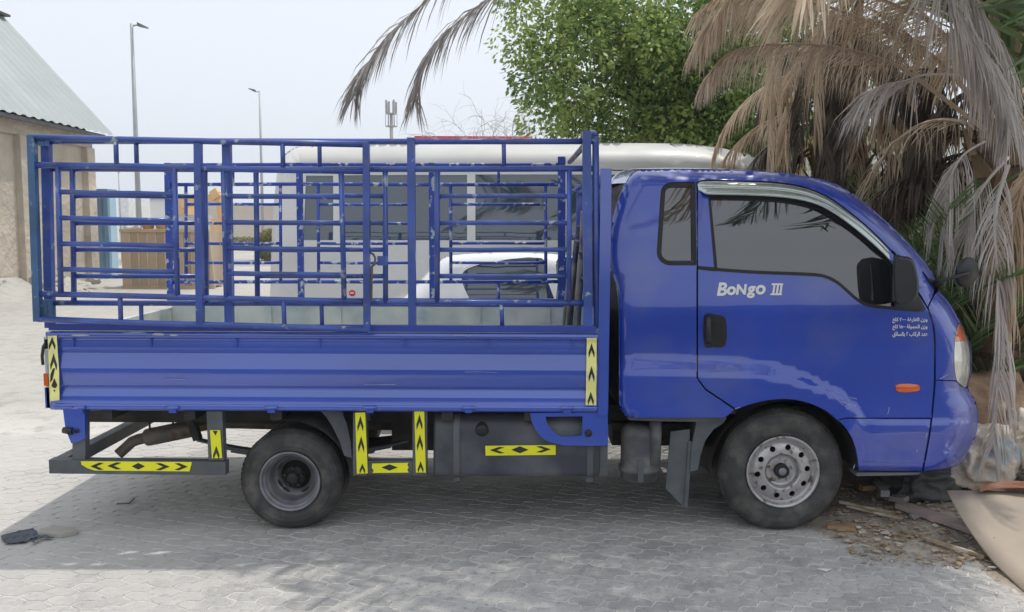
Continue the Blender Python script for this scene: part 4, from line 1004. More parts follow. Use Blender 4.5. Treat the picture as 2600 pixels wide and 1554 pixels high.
# rubble along the foot of the wall
STONE = M('broken_pale_concrete', (.46,.43,.38), .9, var=.2, vs=3., bump=.01, bs=14., rnd=.25)
def stone_mesh(seed, flat=.6):
    rnd_ = random.Random(seed); bm = bmesh.new(); bmesh.ops.create_icosphere(bm, subdivisions=1, radius=1)
    for v in bm.verts: v.co *= rnd_.uniform(.65, 1.15); v.co.z *= flat
    me = bpy.data.meshes.new('rubble_chunk'); bm.to_mesh(me); bm.free(); me.materials.append(STONE); return me
stones = [stone_mesh(s, f) for s, f in ((1,.55),(2,.4),(3,.7),(4,.25))]
heap = thing('rubble_heap', (wx+.9, 13.5, 0), 'pale heap of broken concrete and plaster at the warehouse wall', 'rubble')
def heap_mesh(pts, name, mat, par):
    m = MB(); m_ = 20
    vs = []
    for i in range(m_+1):
        for j in range(9):
            y = pts[0]+(pts[1]-pts[0])*i/m_; u = j/8; w = pts[2]*(.6+.4*noise.noise(Vector((y*.7, 0, 3)))); x = wx+.01+u*w
            z = pts[3]*(1-u)**1.2*(.75+.5*noise.noise(Vector((x*2, y*1.2, 0))))*math.sin(math.pi*min(1, max(0, i/m_)))**.5 - .02; vs.append(Vector((x, y, z)))
    m.add(vs, [(i*9+j, i*9+j+1, (i+1)*9+j+1, (i+1)*9+j) for i in range(m_) for j in range(8)], True); return m.build(name, mat, par)
heap_mesh((7.5, 19.0, 1.9, .62), 'spoil', SANDM, heap)
rs = random.Random(5)
for i in range(60):
    y = rs.uniform(8.5, 18.6); u = rs.random()**1.5; s = rs.uniform(.05, .17); o = bpy.data.objects.new('rubble_chunk', stones[i % 4]); COL.objects.link(o); o.parent = heap
    o.location = Vector((wx+.15+u*1.6, y, max(.03, .5*(1-u)*.8)+s*.2)) - OFF[heap]; o.scale = (s, s, s); o.rotation_euler = (rs.uniform(-.6,.6), rs.uniform(-.6,.6), rs.uniform(0, 6))
# tall blue steel cabinet past the warehouse
CONT = M('faded_blue_steel_paint', (.15,.27,.40), .55, var=.12, vs=1.5, dust=(.26,.36,.46), ds=2., dthr=.6)
CONT_SUNLIT = M('sunlit_blue_steel_paint', (.36,.52,.60), .55, var=.1, vs=2.)  # cabinet blue lightened to stand for sun on the side sheet
c0 = GX(277, 26.0); cont = thing('steel_cabinet', (c0-.7, 21.8, 0), 'tall faded blue steel cabinet half hidden behind the warehouse corner', 'cabinet')
b = MB(); cw = 1.4; ch = PD(270, 484, 26.).z; vs = []; kk = 24
for i in range(kk+1):
    x = c0-.10-(cw-.2)*i/kk; o_ = .025 if i % 4 in (1, 2) else 0
    vs += [Vector((x, 21.56+o_, .12)), Vector((x, 21.56+o_, ch-.08))]
b.add(vs, [(2*i, 2*i+1, 2*i+3, 2*i+2) for i in range(kk)]); b.build('front_sheet', CONT, cont)
b = MB(); b.box((c0-cw+.05, 21.62, .05), (c0-.03, 22.05, ch-.03)); b.build('cabinet_body', CONT, cont)
b = MB(); b.box((c0-.028, 21.64, .05), (c0, 22.07, ch-.03)); b.build('side_sheet', CONT_SUNLIT, cont)
for sx in (c0-.12, c0-cw):
    b = MB(); b.box((sx, 21.5, 0), (sx+.12, 21.62, ch)); b.build('corner_post', CONT, cont)
b = MB(); b.box((c0-cw-.03, 21.47, ch), (c0+.03, 22.1, ch+.05)); b.build('cabinet_roof', CONT, cont)
# slatted timber crate
WOODB = M('brown_weathered_boards', (.40,.30,.205), .85, var=.2, vs=2., stretch=(1,1,.15), bump=.004, bs=20., rnd=.18, dust=(.44,.36,.27), ds=1.4, dthr=.62)
WOODL = M('pale_timber_batten', (.50,.42,.31), .85, var=.15, vs=4.)
d_ = 22.0; cx0, cx1 = GX(306, d_), GX(530, d_); cy0 = d_-4.45; chh = PD(400, 584, d_).z
crate = thing('timber_crate', ((cx0+cx1)/2, cy0+.5, 0), 'large brown slatted timber crate standing beside the blue container', 'crate')
ns = 10
sm_ = MB(); w_ = (cx1-cx0)/ns; sm_.box((-w_/2+.006, -.012, 0), (w_/2-.006, .012, chh-.12)); 
me = bpy.data.meshes.new('slat'); me.from_pydata([tuple(v) for v in sm_.v], [], sm_.f); me.materials.append(WOODB)
for i in range(ns):
    o = bpy.data.objects.new('slat', me); COL.objects.link(o); o.parent = crate; o.location = Vector((cx0+(i+.5)*w_, cy0+random.uniform(-.008,.008), .08)) - OFF[crate]; o.rotation_euler = (0, random.uniform(-.008,.008), 0)
    if i: 
        b = MB(); b.box((cx0+i*w_-.014, cy0-.03, .1), (cx0+i*w_+.014, cy0-.014, chh-.08)); b.build('batten', WOODL, crate)
b = MB(); b.box((cx0, cy0-.05, .0), (cx1, cy0+.03, .09)); b.build('rail', WOODB, crate)
b = MB(); b.box((cx0-.02, cy0-.05, chh-.06), (cx1+.02, cy0+.04, chh+.02)); b.build('rail', WOODB, crate)
b = MB(); b.box((cx0+.02, cy0+.032, .05), (cx1-.02, cy0+1.2, chh-.02)); b.build('crate_body', WOODB, crate)
b = MB(); b.prism([(cx1, cy0-.02, 0), (cx1+.12, cy0-.02, 0), (cx1+.02, cy0-.02, chh)], (0,.06,0)); b.build('brace', WOODL, crate)
# things on the crate
WHITEP = M('white_plastic_sheet', (.72,.73,.72), .5, var=.12, vs=5.); ORM = M('orange_machine_paint', (.66,.42,.19), .5, var=.12, vs=2.)
def lumpy(name, c, r, mat, seed, label, cat, flat=.6, par=None):
    bm = bmesh.new(); bmesh.ops.create_icosphere(bm, subdivisions=3, radius=1)
    for v in bm.verts:
        k = 1+.35*noise.noise(v.co*1.7+Vector((seed,0,0)))+.12*noise.noise(v.co*5+Vector((seed,2,0))); v.co = Vector((v.co.x*r[0]*k, v.co.y*r[1]*k, v.co.z*r[2]*k))
    zm = min(v.co.z for v in bm.verts)
    for v in bm.verts: v.co.z = max(v.co.z, zm*.6)
    me = bpy.data.meshes.new(name); bm.to_mesh(me); bm.free()
    for p in me.polygons: p.use_smooth = True
    o = link(name, me, None, mat, off=Vector(c)+Vector((0,0,-zm*.6))); props(o, label, cat); return o
lumpy('plastic_bundle', (GX(322,22.2), cy0+.45, chh+.02), (.24,.2,.09), WHITEP, 3., 'crumpled white plastic bundle on top of the brown slatted crate', 'plastic')
for px, lb in ((372,'left of the two orange tubs on the brown slatted crate'),(407,'right of the two orange tubs on the brown slatted crate')):
    m = MB(); m.lathe([(0,0),(.13,0),(.17,.15),(.18,.15),(.18,.17),(.14,.17),(.12,.03),(0,.03)], (GX(px,22.3), cy0+.4, chh+.021), (0,0,1), 18); props(m.build('tub', ORM, None, off=(GX(px,22.3), cy0+.4, chh+.021)), lb, 'tub')
# street lamps, tower
POLE = M('galvanised_lamp_pole', (.40,.41,.42), .5, metal=.4, var=.08, vs=2.); LHEAD = M('grey_lamp_head', (.14,.145,.15), .5)
def lamp(px_t, py_t, d, sgn, r, label, arm):
    t = PD(px_t, py_t, d); base = Vector((t.x, t.y, 0)); L = thing('street_lamp', base, label, 'street lamp', 'street lamps behind the yard')
    m = MB(); m.tube([base, base+Vector((0,0,t.z*.5)), Vector((t.x, t.y, t.z))], [r*1.25, r, r*.6], 12); m.build('pole', POLE, L)
    m = MB(); m.tube([Vector((t.x, t.y, t.z-.08)), Vector((t.x+sgn*arm*.55, t.y, t.z-.03+.06*sgn*0))], r*.35, 8); m.build('arm', POLE, L)
    m = MB(); h = Vector((t.x+sgn*arm*.4, t.y, t.z-.04)); e = Vector((t.x+sgn*arm, t.y, t.z-.13 if sgn > 0 else t.z+.1))
    u = Vector((0,.13,0)); w = Vector((0,0,.05)); m.add([h-u*.6-w, h+u*.6-w, h+u*.6+w*1.6, h-u*.6+w*1.6, e-u-w*.6, e+u-w*.6, e+u*.8+w*.4, e-u*.8+w*.4], [(0,1,2,3),(4,5,6,7),(0,1,5,4),(1,2,6,5),(2,3,7,6),(3,0,4,7)]); m.build('lamp_head', LHEAD, L)
    m = MB(); m.box(base+Vector((-.2,-.2,0)), base+Vector((.2,.2,.12))); m.build('base', POLE, L)
lamp(334, 60, 30.5, 1, .085, 'taller grey street lamp nearest the warehouse, head pointing right', .55)
lamp(659, 230, 45.0, -1, .075, 'shorter grey street lamp behind the truck cage, head pointing left', .55)
t = PD(301, 437, 38); m = MB(); m.tube([(t.x, t.y, 0), (t.x, t.y, t.z)], .03, 8); m.lathe([(0,.05),(.05,0),(0,-.05)], (t.x, t.y, t.z), (0,0,1), 10); props(m.build('thin_pole', POLE, None, off=(t.x, t.y, 0)), 'thin pale pole between the warehouse and the taller lamp', 'pole')
dT = 150.; t = PD(993, 258, dT); tw = thing('telecom_mast', (t.x, t.y, 0), 'distant telecom mast with antenna panels above the truck cage', 'mast')
TOW = M('grey_mast_steel', (.30,.29,.285), .6, var=.1)
m = MB(); m.tube([(t.x, t.y, 0), (t.x, t.y, t.z-2.)], [.5,.26], 10); m.build('shaft', TOW, tw)
zA, zB = PD(993,322,dT).z, PD(993,290,dT).z
for zz in (zA, zB):
    m = MB(); m.lathe([(.3,0),(1.0,0),(1.0,.14),(.3,.14)], (t.x, t.y, zz), (0,0,1), 16); m.build('platform', TOW, tw)
for k in range(6):
    a = k*math.pi/3+.2; m = MB(); q = Vector((t.x+math.cos(a)*1.0, t.y+math.sin(a)*1.0, 0)); m.tube([q+Vector((0,0,zA)), q+Vector((0,0,zB))], .05, 6); m.build('cage_bar', TOW, tw)
    m = MB(); q = Vector((t.x+math.cos(a)*.85, t.y+math.sin(a)*.85, zB)); m.box(q+Vector((-.16,-.16,.2)), q+Vector((.16,.16,2.1+.3*(k % 2)))); m.build('antenna_panel', TOW, tw)
# excavator, far wall, hazy sheds, shrubs
ORX = ORM; d = 48.; ex0 = thing('excavator', (GX(470,d), d-4.45, 0), 'orange excavator with raised boom far behind the yard', 'excavator')
q = lambda x, y, dd=0: PD(x, y, d+dd)
m = MB(); a, c = q(433,506), q(468,545); m.box((a.x, a.y, c.z), (c.x, a.y+2.2, a.z)); m.build('cab', ORX, ex0)
m = MB(); a, c = q(420,545), q(500,590); m.box((a.x, a.y-.1, c.z), (c.x, a.y+2.6, a.z)); m.build('engine_deck', M('machine_grey', (.45,.42,.38), .7, var=.15), ex0)
m = MB(); a, c = q(410,598), q(510,637); m.box((a.x, a.y-.2, 0), (c.x, a.y+.5, c.z+.75)); m.build('track', M('track_steel', (.10,.09,.08), .8), ex0)
m = MB(); m.bar(q(462,520), q(545,500), .4, .4); m.bar(q(540,498), q(556,487), .5, .5); m.build('boom', ORX, ex0)
m = MB(); m.bar(q(552,488), q(562,560), .22, .3); m.build('stick', ORX, ex0)
m = MB(); a = q(562,560); m.prism([a+Vector((-.45,-.4,.1)), a+Vector((.35,-.4,.1)), a+Vector((.5,-.4,-.5)), a+Vector((0,-.4,-.95)), a+Vector((-.5,-.4,-.6))], (0,.8,0)); m.build('bucket', ORX, ex0)
FWALL = M('pale_boundary_wall', (.55,.50,.43), .9, var=.08, vs=.4); FSH = M('pale_grey_shed', (.70,.70,.69), .8, var=.05, vs=.3)
d = 62.; a, c = PD(455,520,d), PD(1010,520,d); m = MB(); m.box((a.x, a.y, 0), (c.x, a.y+.25, a.z)); bw = m.build('boundary_wall', FWALL, None, off=(a.x, a.y, 0)); props(bw, 'long pale boundary wall far behind the cage', 'wall')
d = 85.; a, c = PD(325,506,d), PD(480,506,d); sh = thing('far_shed', ((a.x+c.x)/2, a.y, 0), 'pale grey shed far off beside the warehouse corner', 'shed'); m = MB(); m.box((a.x, a.y, 0), (c.x, a.y+10, a.z)); m.build('wall', FSH, sh); m = MB(); m.box((a.x-.3, a.y-.3, a.z), (c.x+.3, a.y+10.3, a.z+.25)); m.build('roof', ROOFM, sh)
d = 50.; a, c = PD(299,500,d), PD(325,500,d); m = MB(); m.box((a.x, a.y, 0), (c.x, a.y+3, a.z)); props(m.build('site_cabin', WHITEP, None, off=(a.x, a.y, 0)), 'small white cabin right of the blue container, far away', 'cabin')
# ================================================================== FOLIAGE
def leafmat(name, c1, c2, rough=.55, trans=.25):
    m = bpy.data.materials.new(name); m.use_nodes = True; n = m.node_tree; b = n.nodes['Principled BSDF']; b.inputs['Roughness'].default_value = rough
    at = n.nodes.new('ShaderNodeAttribute'); at.attribute_name = 'tone'; x = n.nodes.new('ShaderNodeMix'); x.data_type = 'RGBA'; n.links.new(at.outputs['Fac'], x.inputs[0]); x.inputs[6].default_value = (*c1, 1); x.inputs[7].default_value = (*c2, 1)
    n.links.new(x.outputs[2], b.inputs['Base Color']); tr = n.nodes.new('ShaderNodeBsdfTranslucent'); n.links.new(x.outputs[2], tr.inputs['Color']); ms = n.nodes.new('ShaderNodeMixShader'); ms.inputs[0].default_value = trans
    n.links.new(b.outputs[0], ms.inputs[1]); n.links.new(tr.outputs[0], ms.inputs[2]); n.links.new(ms.outputs[0], n.nodes['Material Output'].inputs['Surface']); return m
LEAF = leafmat('green_leaf', (.075,.17,.04), (.42,.50,.15), .5, .48); LEAFY = leafmat('dry_yellow_leaf', (.16,.17,.06), (.30,.27,.10))
class Leaves:
    def __init__(s): s.v = []; s.f = []; s.t = []
    def face(s, pts, tone):
        b0 = len(s.v); s.v += pts; s.f.append(tuple(range(b0, b0+len(pts)))); s.t.append(tone)
    def build(s, name, mat, par, kind='stuff', smooth=False):
        o0 = OFF[par] if par is not None else Vector((0,0,0)); me = bpy.data.meshes.new(name); me.from_pydata([tuple(v-o0) for v in s.v], [], s.f)
        if smooth: me.polygons.foreach_set('use_smooth', [True]*len(s.f))
        a = me.attributes.new('tone', 'FLOAT', 'FACE'); a.data.foreach_set('value', s.t); me.update(); o = link(name, me, par, mat)
        if kind: o['kind'] = kind
        return o
def leaf_cloud(L, centers, n, size, rs, droop=.4, tone0=None):
    for i in range(n):
        c, r, tn = centers[rs.randrange(len(centers))]
        while True:
            p = Vector((rs.uniform(-1,1), rs.uniform(-1,1), rs.uniform(-1,1)))
            if p.length < 1: break
        p = p.normalized()*(p.length**.45)
        pos = c + Vector((p.x*r.x, p.y*r.y, p.z*r.z))
        d = (Vector((p.x, p.y, p.z*.5)) + Vector((rs.gauss(0,.5), rs.gauss(0,.5), rs.gauss(0,.4)-droop))).normalized()
        w = d.cross(Vector((rs.gauss(0,1), rs.gauss(0,1), rs.gauss(0,1)))).normalized(); s_ = size*rs.uniform(.6,1.3)
        L.face([pos, pos+d*s_*.45+w*s_*.26, pos+d*s_, pos+d*s_*.45-w*s_*.26], min(1, max(0, tn+rs.gauss(0,.2))))
BARK = M('grey_brown_bark', (.13,.105,.08), .9, var=.3, vs=5., bump=.02, bs=15.)
def make_tree(base, label):
    rs = random.Random(11); T = thing('leafy_tree', base, label, 'tree'); B = Vector(base)
    m = MB(); trunk = [B, B+Vector((.1,0,1.2)), B+Vector((.05,.1,2.4)), B+Vector((.2,.1,3.4)), B+Vector((.3,0,4.4)), B+Vector((.3,0,5.4))]
    m.tube(trunk, [.24,.19,.17,.14,.1,.03], 12); cent = []
    for k in range(46):
        h = rs.uniform(1.9, 5.0); a = rs.uniform(0, 2*math.pi); rad = (2.9 - abs(h-4.0)*.42)*rs.uniform(.35,1.0)
        s0 = B+Vector((.2,.05,h*.8)); e = B+Vector((.25+math.cos(a)*rad, math.sin(a)*rad*.8, h+rs.uniform(.1,.7)))
        m.tube([s0, s0*.5+e*.5+Vector((0,0,.25)), e], [.06,.035,.012], 6, cap=False)
        for j in range(4):
            c = e + Vector((rs.gauss(0,.30), rs.gauss(0,.3), rs.gauss(0,.34))); cent.append((c, Vector((rs.uniform(.22,.48), rs.uniform(.22,.45), rs.uniform(.24,.5))), rs.uniform(.05,.75)))
        for j in range(2):
            c = s0*.45+e*.55+Vector((rs.gauss(0,.25), rs.gauss(0,.3), rs.gauss(0,.3))); cent.append((c, Vector((.4,.4,.4)), rs.uniform(.0,.3)))
    m.build('trunk', BARK, T)
    for k in range(150):
        px, py = rs.uniform(1285, 2060), rs.uniform(-60, 350)
        if px < 1400 and py > 120 and rs.random() < .5 or px-1250 < 60*rs.random(): continue
        cent.append((P(px, py, rs.uniform(8.2, 10.2)), Vector((rs.uniform(.22,.46), rs.uniform(.22,.45), rs.uniform(.24,.48))), rs.uniform(.15,.85)))
    L = Leaves(); leaf_cloud(L, cent, 58000, .098, rs, .5); L.build('crown', LEAF, T)
    return T
make_tree((2.75, 9.6, 0), 'tall leafy green tree behind the pale van and the truck cab')
# bare shrub beside it
rs = random.Random(3); base = Vector((GX(1235, 18.), 13.6, 0)); T = thing('bare_tree', base, 'leafless grey tree of thin twigs left of the green tree', 'tree')
TWIG = M('grey_dry_twig', (.46,.43,.41), .9, var=.15); m = MB()
def twig(p, d, L, r, depth):
    pts = [p]; q = p.copy(); dd = d.copy()
    for k in range(5):
        dd = (dd + Vector((rs.gauss(0,.22), rs.gauss(0,.22), rs.gauss(.0,.16)-.05*(3-depth)))).normalized(); q = q+dd*L/5; pts.append(q.copy())
    m.tube(pts, [r*(1-.13*k) for k in range(6)], 4, cap=False)
    if depth > 0:
        for k in range(4 if depth > 1 else 3):
            i = rs.randrange(2, 6); a = (dd + Vector((rs.gauss(0,.8), rs.gauss(0,.5), rs.gauss(.05,.6)))).normalized(); twig(pts[i], a, L*rs.uniform(.5,.8), r*.6, depth-1)
for k in range(7): twig(base+Vector((0,0,2.4)), Vector((rs.gauss(0,.22), rs.gauss(0,.2), 1)).normalized(), 1.35, .016, 3)
m.tube([base, base+Vector((0,0,1.3))], [.10,.06], 8); m.tube([base+Vector((0,0,1.25)), base+Vector((0,0,2.5))], [.06,.035], 8); m.build('branches', TWIG, T)
# far shrubs
for i, (px, py, d, r, lb) in enumerate(((690,570,40.,(.75,.7,.75),'yellow green shrub beside the shorter street lamp'),(610,600,56.,(2.2,.6,.42),'low dry yellow shrub at the foot of the pale boundary wall'))):
    c = PD(px, py, d); c.z = r[2]*.95; T = thing('shrub', (c.x, c.y, 0), lb, 'shrub'); L = Leaves(); leaf_cloud(L, [(c, Vector(r), .5)], 2600, .16, rs, .1); L.build('foliage', LEAFY, T); m = MB(); m.tube([(c.x, c.y, 0), (c.x, c.y, c.z)], .05, 6); m.build('stem', BARK, T)
# ================================================================== PALMS
DRY = leafmat('dry_palm_leaf', (.48,.36,.245), (.88,.74,.575), .7, .40); PALE = leafmat('bleached_palm_leaf', (.52,.46,.42), (.80,.75,.71), .7, .25); GRN = leafmat('green_palm_leaf', (.06,.125,.04), (.20,.29,.11), .45, .3); GREYF = leafmat('grey_palm_leaf', (.30,.27,.25), (.58,.53,.49), .7, .15)
DARKF = leafmat('dark_old_palm_leaf', (.07,.052,.042), (.19,.145,.115), .8, .08)
def intrudes(p0, az_, el0, L, bend):
    q = Vector(p0)
    for k in range(22):
        ee = el0 - bend*((k+.5)/22)**1.25; q = q + Vector((math.cos(az_)*math.cos(ee), math.sin(az_)*math.cos(ee), math.sin(ee)))*L/22; r = proj(q)
        if r and k > 4 and -100 < r[0] < 2420 and r[1] > -60 and q.y < 6: return True
    return False
def frond(par, p0, az_, el0, L, bend, ll, n, mat, rs, hang=0., mess=.15, r0=.02, start=.12, wid=.006, pts=None, kind=None, twist=0.):
    Lf = Leaves(); N = 22
    if pts is None:
        pts = [Vector(p0)]; a = az_; e = el0
        for k in range(N):
            t = (k+.5)/N; ee = el0 - bend*t**1.25; d = Vector((math.cos(a)*math.cos(ee), math.sin(a)*math.cos(ee), math.sin(ee))); pts.append(pts[-1]+d*L/N); a += twist/N
    else:
        pts = [Vector(q) for q in cr([tuple(q) for q in pts], max(2, N//(len(pts)-1)))]
    M_ = len(pts)-1; Ltot = sum((b-a).length for a, b in zip(pts, pts[1:]))
    # stalk, flat and tapering
    for i in range(M_):
        t = (pts[i+1]-pts[i]).normalized(); s_ = t.cross(Vector((0,0,1)))
        if s_.length < .02: s_ = Vector((0,1,0))
        s_.normalize(); u = s_.cross(t); ra = r0*(1-.86*i/M_); rb = r0*(1-.86*(i+1)/M_); tn = .55+.1*rs.random()
        A = [pts[i]+s_*ra, pts[i]+u*ra*.7, pts[i]-s_*ra, pts[i]-u*ra*.6]; B = [pts[i+1]+s_*rb, pts[i+1]+u*rb*.7, pts[i+1]-s_*rb, pts[i+1]-u*rb*.6]
        for k in range(4): Lf.face([A[k], A[(k+1) % 4], B[(k+1) % 4], B[k]], tn)
    for i in range(n):
        t_ = start+(1-start)*(i+rs.random())/n; f = t_*M_; k = min(M_-1, int(f)); p = pts[k].lerp(pts[k+1], f-k); t = (pts[k+1]-pts[k]).normalized()
        s_ = t.cross(Vector((0,0,1)))
        if s_.length < .05: s_ = Vector((math.sin(az_), -math.cos(az_), 0)) if az_ is not None else Vector((0,1,0))
        s_.normalize(); u = s_.cross(t); l = ll*(.45+.75*math.sin(math.pi*min(1, .12+.80*t_)))*rs.uniform(.8,1.15)
        for sd in (-1, 1):
            d = (t*(.75+.3*t_) + s_*sd*.75 + u*.25 + Vector((rs.gauss(0,mess), rs.gauss(0,mess), rs.gauss(0,mess)))).normalized()
            tn = min(1, max(0, rs.gauss(.5,.25))); w = d.cross(Vector((rs.gauss(0,1), rs.gauss(0,1), rs.gauss(0,.4))))
            w = w.normalized()*wid*rs.uniform(.7,1.3); q = p.copy(); prev = (q-w*.6, q+w*.6)
            for j, (fr_, wk) in enumerate(((.35,1.),(.35,.75),(.30,.0))):
                dd = (d*(1-hang*(.45+.5*j/2)) + Vector((0,0,-1))*hang*(.55+.6*j/2)).normalized(); q = q+dd*l*fr_
                if wk: cur = (q-w*wk, q+w*wk); Lf.face([prev[0], prev[1], cur[1], cur[0]], tn); prev = cur
                else: Lf.face([prev[0], prev[1], q.copy()], tn)
    return Lf.build('frond', mat, par, kind=kind)
FIB = M('palm_trunk_fibre', (.12,.085,.06), .95, var=.4, vs=8., bump=.03, bs=20.); BOOT = M('cut_palm_leaf_base', (.27,.185,.105), .85, var=.3, vs=6., bump=.01, bs=25.)
def palm_trunk(par, base, h, r, rs, lean=(0,0)):
    B = Vector(base); m = MB(); m.tube([B+Vector((lean[0]*t, lean[1]*t, h*t)) for t in (0,.25,.5,.75,1)], [r*1.1, r, r*.95, r, r*.8], 14); m.build('trunk', FIB, par)
    k = int(h/.075*3.0)
    for i in range(k):
        t = i/k; a = i*2.39996; c = B+Vector((lean[0]*t, lean[1]*t, h*t)); d = Vector((math.cos(a), math.sin(a), 0)); p = c+d*r*.93; q = p+d*.10*rs.uniform(.6,1.4)+Vector((0,0,.16*rs.uniform(.7,1.3)))
        m = MB(); s_ = d.cross(Vector((0,0,1))); w0, w1 = .075, .035; th = .03
        m.add([p-s_*w0, p+s_*w0, p+s_*w0-Vector((0,0,th)), p-s_*w0-Vector((0,0,th)), q-s_*w1, q+s_*w1, q+s_*w1-d*.02-Vector((0,0,.02)) , q-s_*w1-d*.02-Vector((0,0,.02))], [(0,1,2,3),(4,5,6,7),(0,1,5,4),(1,2,6,5),(2,3,7,6),(3,0,4,7)]); m.build('leaf_base', BOOT, par)
# --- palm at the truck's nose
rs = random.Random(21); bA = Vector((3.35, 1.25, .06)); cA_ = Vector((3.3, 1.22, 2.45))
pA = thing('date_palm', bA, 'shaggy dry date palm at the right edge beside the truck nose', 'palm', 'date palms')
palm_trunk(pA, bA, 2.35, .25, rs)
# arching dry fronds measured in the photograph
def Q(x, y, Y): return P(x, y, Y)
frond(pA, None, 2.6, 0, 4, 0, .33, 130, GREYF, rs, hang=.62, pts=[cA_+Vector((-.05,-.1,.1)), Vector((2.5,.9,3.65)), Vector((1.3,.75,4.05)), Vector((.3,.7,3.75)), Q(1085,0,.7), Q(1010,70,.7), Q(952,140,.7), Q(916,195,.72), Q(898,245,.75)], r0=.014, wid=.0042)
frond(pA, None, 2.6, 0, 4, 0, .33, 130, GREYF, rs, hang=.66, pts=[cA_+Vector((-.05,-.05,.1)), Vector((2.5,1.0,3.55)), Vector((1.5,.95,3.85)), Q(1400,-95,1.0), Q(1225,8,1.0), Q(1140,75,1.0), Q(1087,140,1.0), Q(1062,205,1.0), Q(1055,262,1.02)], r0=.014, wid=.0042)
A1 = [(2335,205),(2246,153),(2100,117),(1955,113),(1850,135)]
frond(pA, None, 3.1, 0, 3, 0, .34, 190, DRY, rs, wid=.0042, hang=.9, pts=[Q(2500,330,1.1)]+[Q(x, y, .95-.05*i) for i, (x, y) in enumerate(A1)]+[Q(1800,190,.7)], r0=.026, start=.3)
A2 = [(2420,190),(2300,95),(2180,45),(2050,5),(1900,10),(1815,45),(1775,110)]
frond(pA, None, 3.1, 0, 3, 0, .36, 230, DRY, rs, wid=.0042, hang=.86, pts=[Q(2520,330,1.2)]+[Q(x, y, 1.05-.05*i) for i, (x, y) in enumerate(A2)], r0=.026, start=.2)
A3 = [(2480,240),(2400,90),(2290,20),(2130,-30),(1960,-30),(1850,0),(1800,60)]
frond(pA, None, 3.1, 0, 3, 0, .40, 230, DRY, rs, wid=.0042, hang=.85, pts=[Q(2530,330,1.2)]+[Q(x, y, .9-.06*i) for i, (x, y) in enumerate(A3)], r0=.026, start=.2)
A4 = [(2470,200),(2350,40),(2200,-50),(2040,-60),(1900,-40),(1780,20)]
frond(pA, None, 3.1, 0, 3, 0, .40, 230, DRY, rs, wid=.0042, hang=.88, pts=[Q(2530,320,1.3)]+[Q(x, y, 1.5-.05*i) for i, (x, y) in enumerate(A4)], r0=.026, start=.2)
# bleached frond hanging in front
frond(pA, None, 0, 0, 2, 0, .40, 210, PALE, rs, hang=.80, mess=.16, pts=[Q(2480,-220,.35), Q(2405,-120,.2), Q(2400,-20,.1), Q(2455,80,.1), Q(2500,170,.12), Q(2545,265,.15), Q(2560,320,.16)], r0=.016, start=.12, wid=.0042)
frond(pA, None, 0, 0, 2, 0, .36, 150, PALE, rs, hang=.86, mess=.14, pts=[Q(2470,-200,.4), Q(2435,-90,.24), Q(2470,0,.2), Q(2520,90,.2), Q(2560,190,.22)], r0=.012, start=.1, wid=.0042)
# short bleached end frond, left of it
frond(pA, None, 3, 0, 1, 0, .40, 40, PALE, rs, hang=.72, pts=[Q(2440,190,.7), Q(2350,190,.6), Q(2300,205,.55), Q(2235,218,.5), Q(2200,245,.5)], r0=.014, start=.35)
# hanging fronds beside the nose down to the sacks
frond(pA, None, 0, 0, 2, 0, .42, 80, PALE, rs, hang=.94, mess=.10, pts=[Q(2560,420,.62), Q(2530,520,.5), Q(2528,620,.45), Q(2537,760,.42), Q(2540,900,.42), Q(2530,1050,.42), Q(2520,1130,.40)], r0=.014, start=.06, wid=.0045)
frond(pA, None, 0, 0, 2, 0, .40, 62, PALE, rs, hang=.95, mess=.08, pts=[Q(2500,360,1.0), Q(2440,400,.8), Q(2405,480,.75), Q(2395,600,.75)], r0=.014, start=.25, wid=.0042)
frond(pA, None, 0, 0, 2, 0, .40, 62, PALE, rs, hang=.94, mess=.1, pts=[Q(2560,400,1.0), Q(2500,470,.8), Q(2460,560,.75), Q(2450,640,.75)], r0=.014, start=.25, wid=.0042)
frond(pA, None, 0, 0, 2, 0, .45, 60, DRY, rs, hang=.92, mess=.12, pts=[Q(2640,380,.7), Q(2600,470,.55), Q(2560,640,.5), Q(2545,800,.5)], r0=.02, start=.1)
frond(pA, None, 0, 0, 2, 0, .45, 50, DRY, rs, hang=.9, mess=.12, pts=[Q(2600,330,.9), Q(2700,200,.5), Q(2690,420,.3), Q(2640,640,.28)], r0=.02, start=.1)
k = 0; made = 0
while made < 16 and k < 400:     # the rest of the crown, above the frame: it shades the paving
    a = R(100) + k*R(137.5); el_ = rs.uniform(.45, 1.35); Lk = rs.uniform(2.4, 3.6); bd = rs.uniform(.8,1.7); k += 1; p_ = cA_+Vector((math.cos(a)*.12, math.sin(a)*.12, rs.uniform(-.05,.15)))
    if intrudes(p_, a, el_, Lk, bd) or (math.cos(a) > -.2 and math.sin(a) < .1): continue
    frond(pA, p_, a, el_, Lk, bd, .44, 58, DRY if made % 2 else GRN, rs, hang=.5 if made % 2 else .12, r0=.026, wid=.014); made += 1
k = 0; made = 0
while made < 9 and k < 300:     # fronds reaching over the cab and toward the viewer
    a = R(180 + (k*31) % 88); el_ = rs.uniform(.8,1.25); Lk = rs.uniform(3.4,4.6); bd = rs.uniform(.9,1.5); k += 1; p_ = cA_+Vector((math.cos(a)*.12, math.sin(a)*.12, .1))
    if intrudes(p_, a, el_, Lk, bd): continue
    frond(pA, p_, a, el_, Lk, bd, .5, 78, GRN if made % 2 else DRY, rs, hang=.3, r0=.028, wid=.016); made += 1
print('FRONDS', made, k)
for k in range(5):     # dead skirt on the far side
    a = R(-60)+k*R(41); frond(pA, cA_+Vector((math.cos(a)*.2, math.sin(a)*.2, -.1)), a, .5, rs.uniform(1.5,2.1), 2.5, .4, 55, DRY, rs, hang=.85, r0=.024)
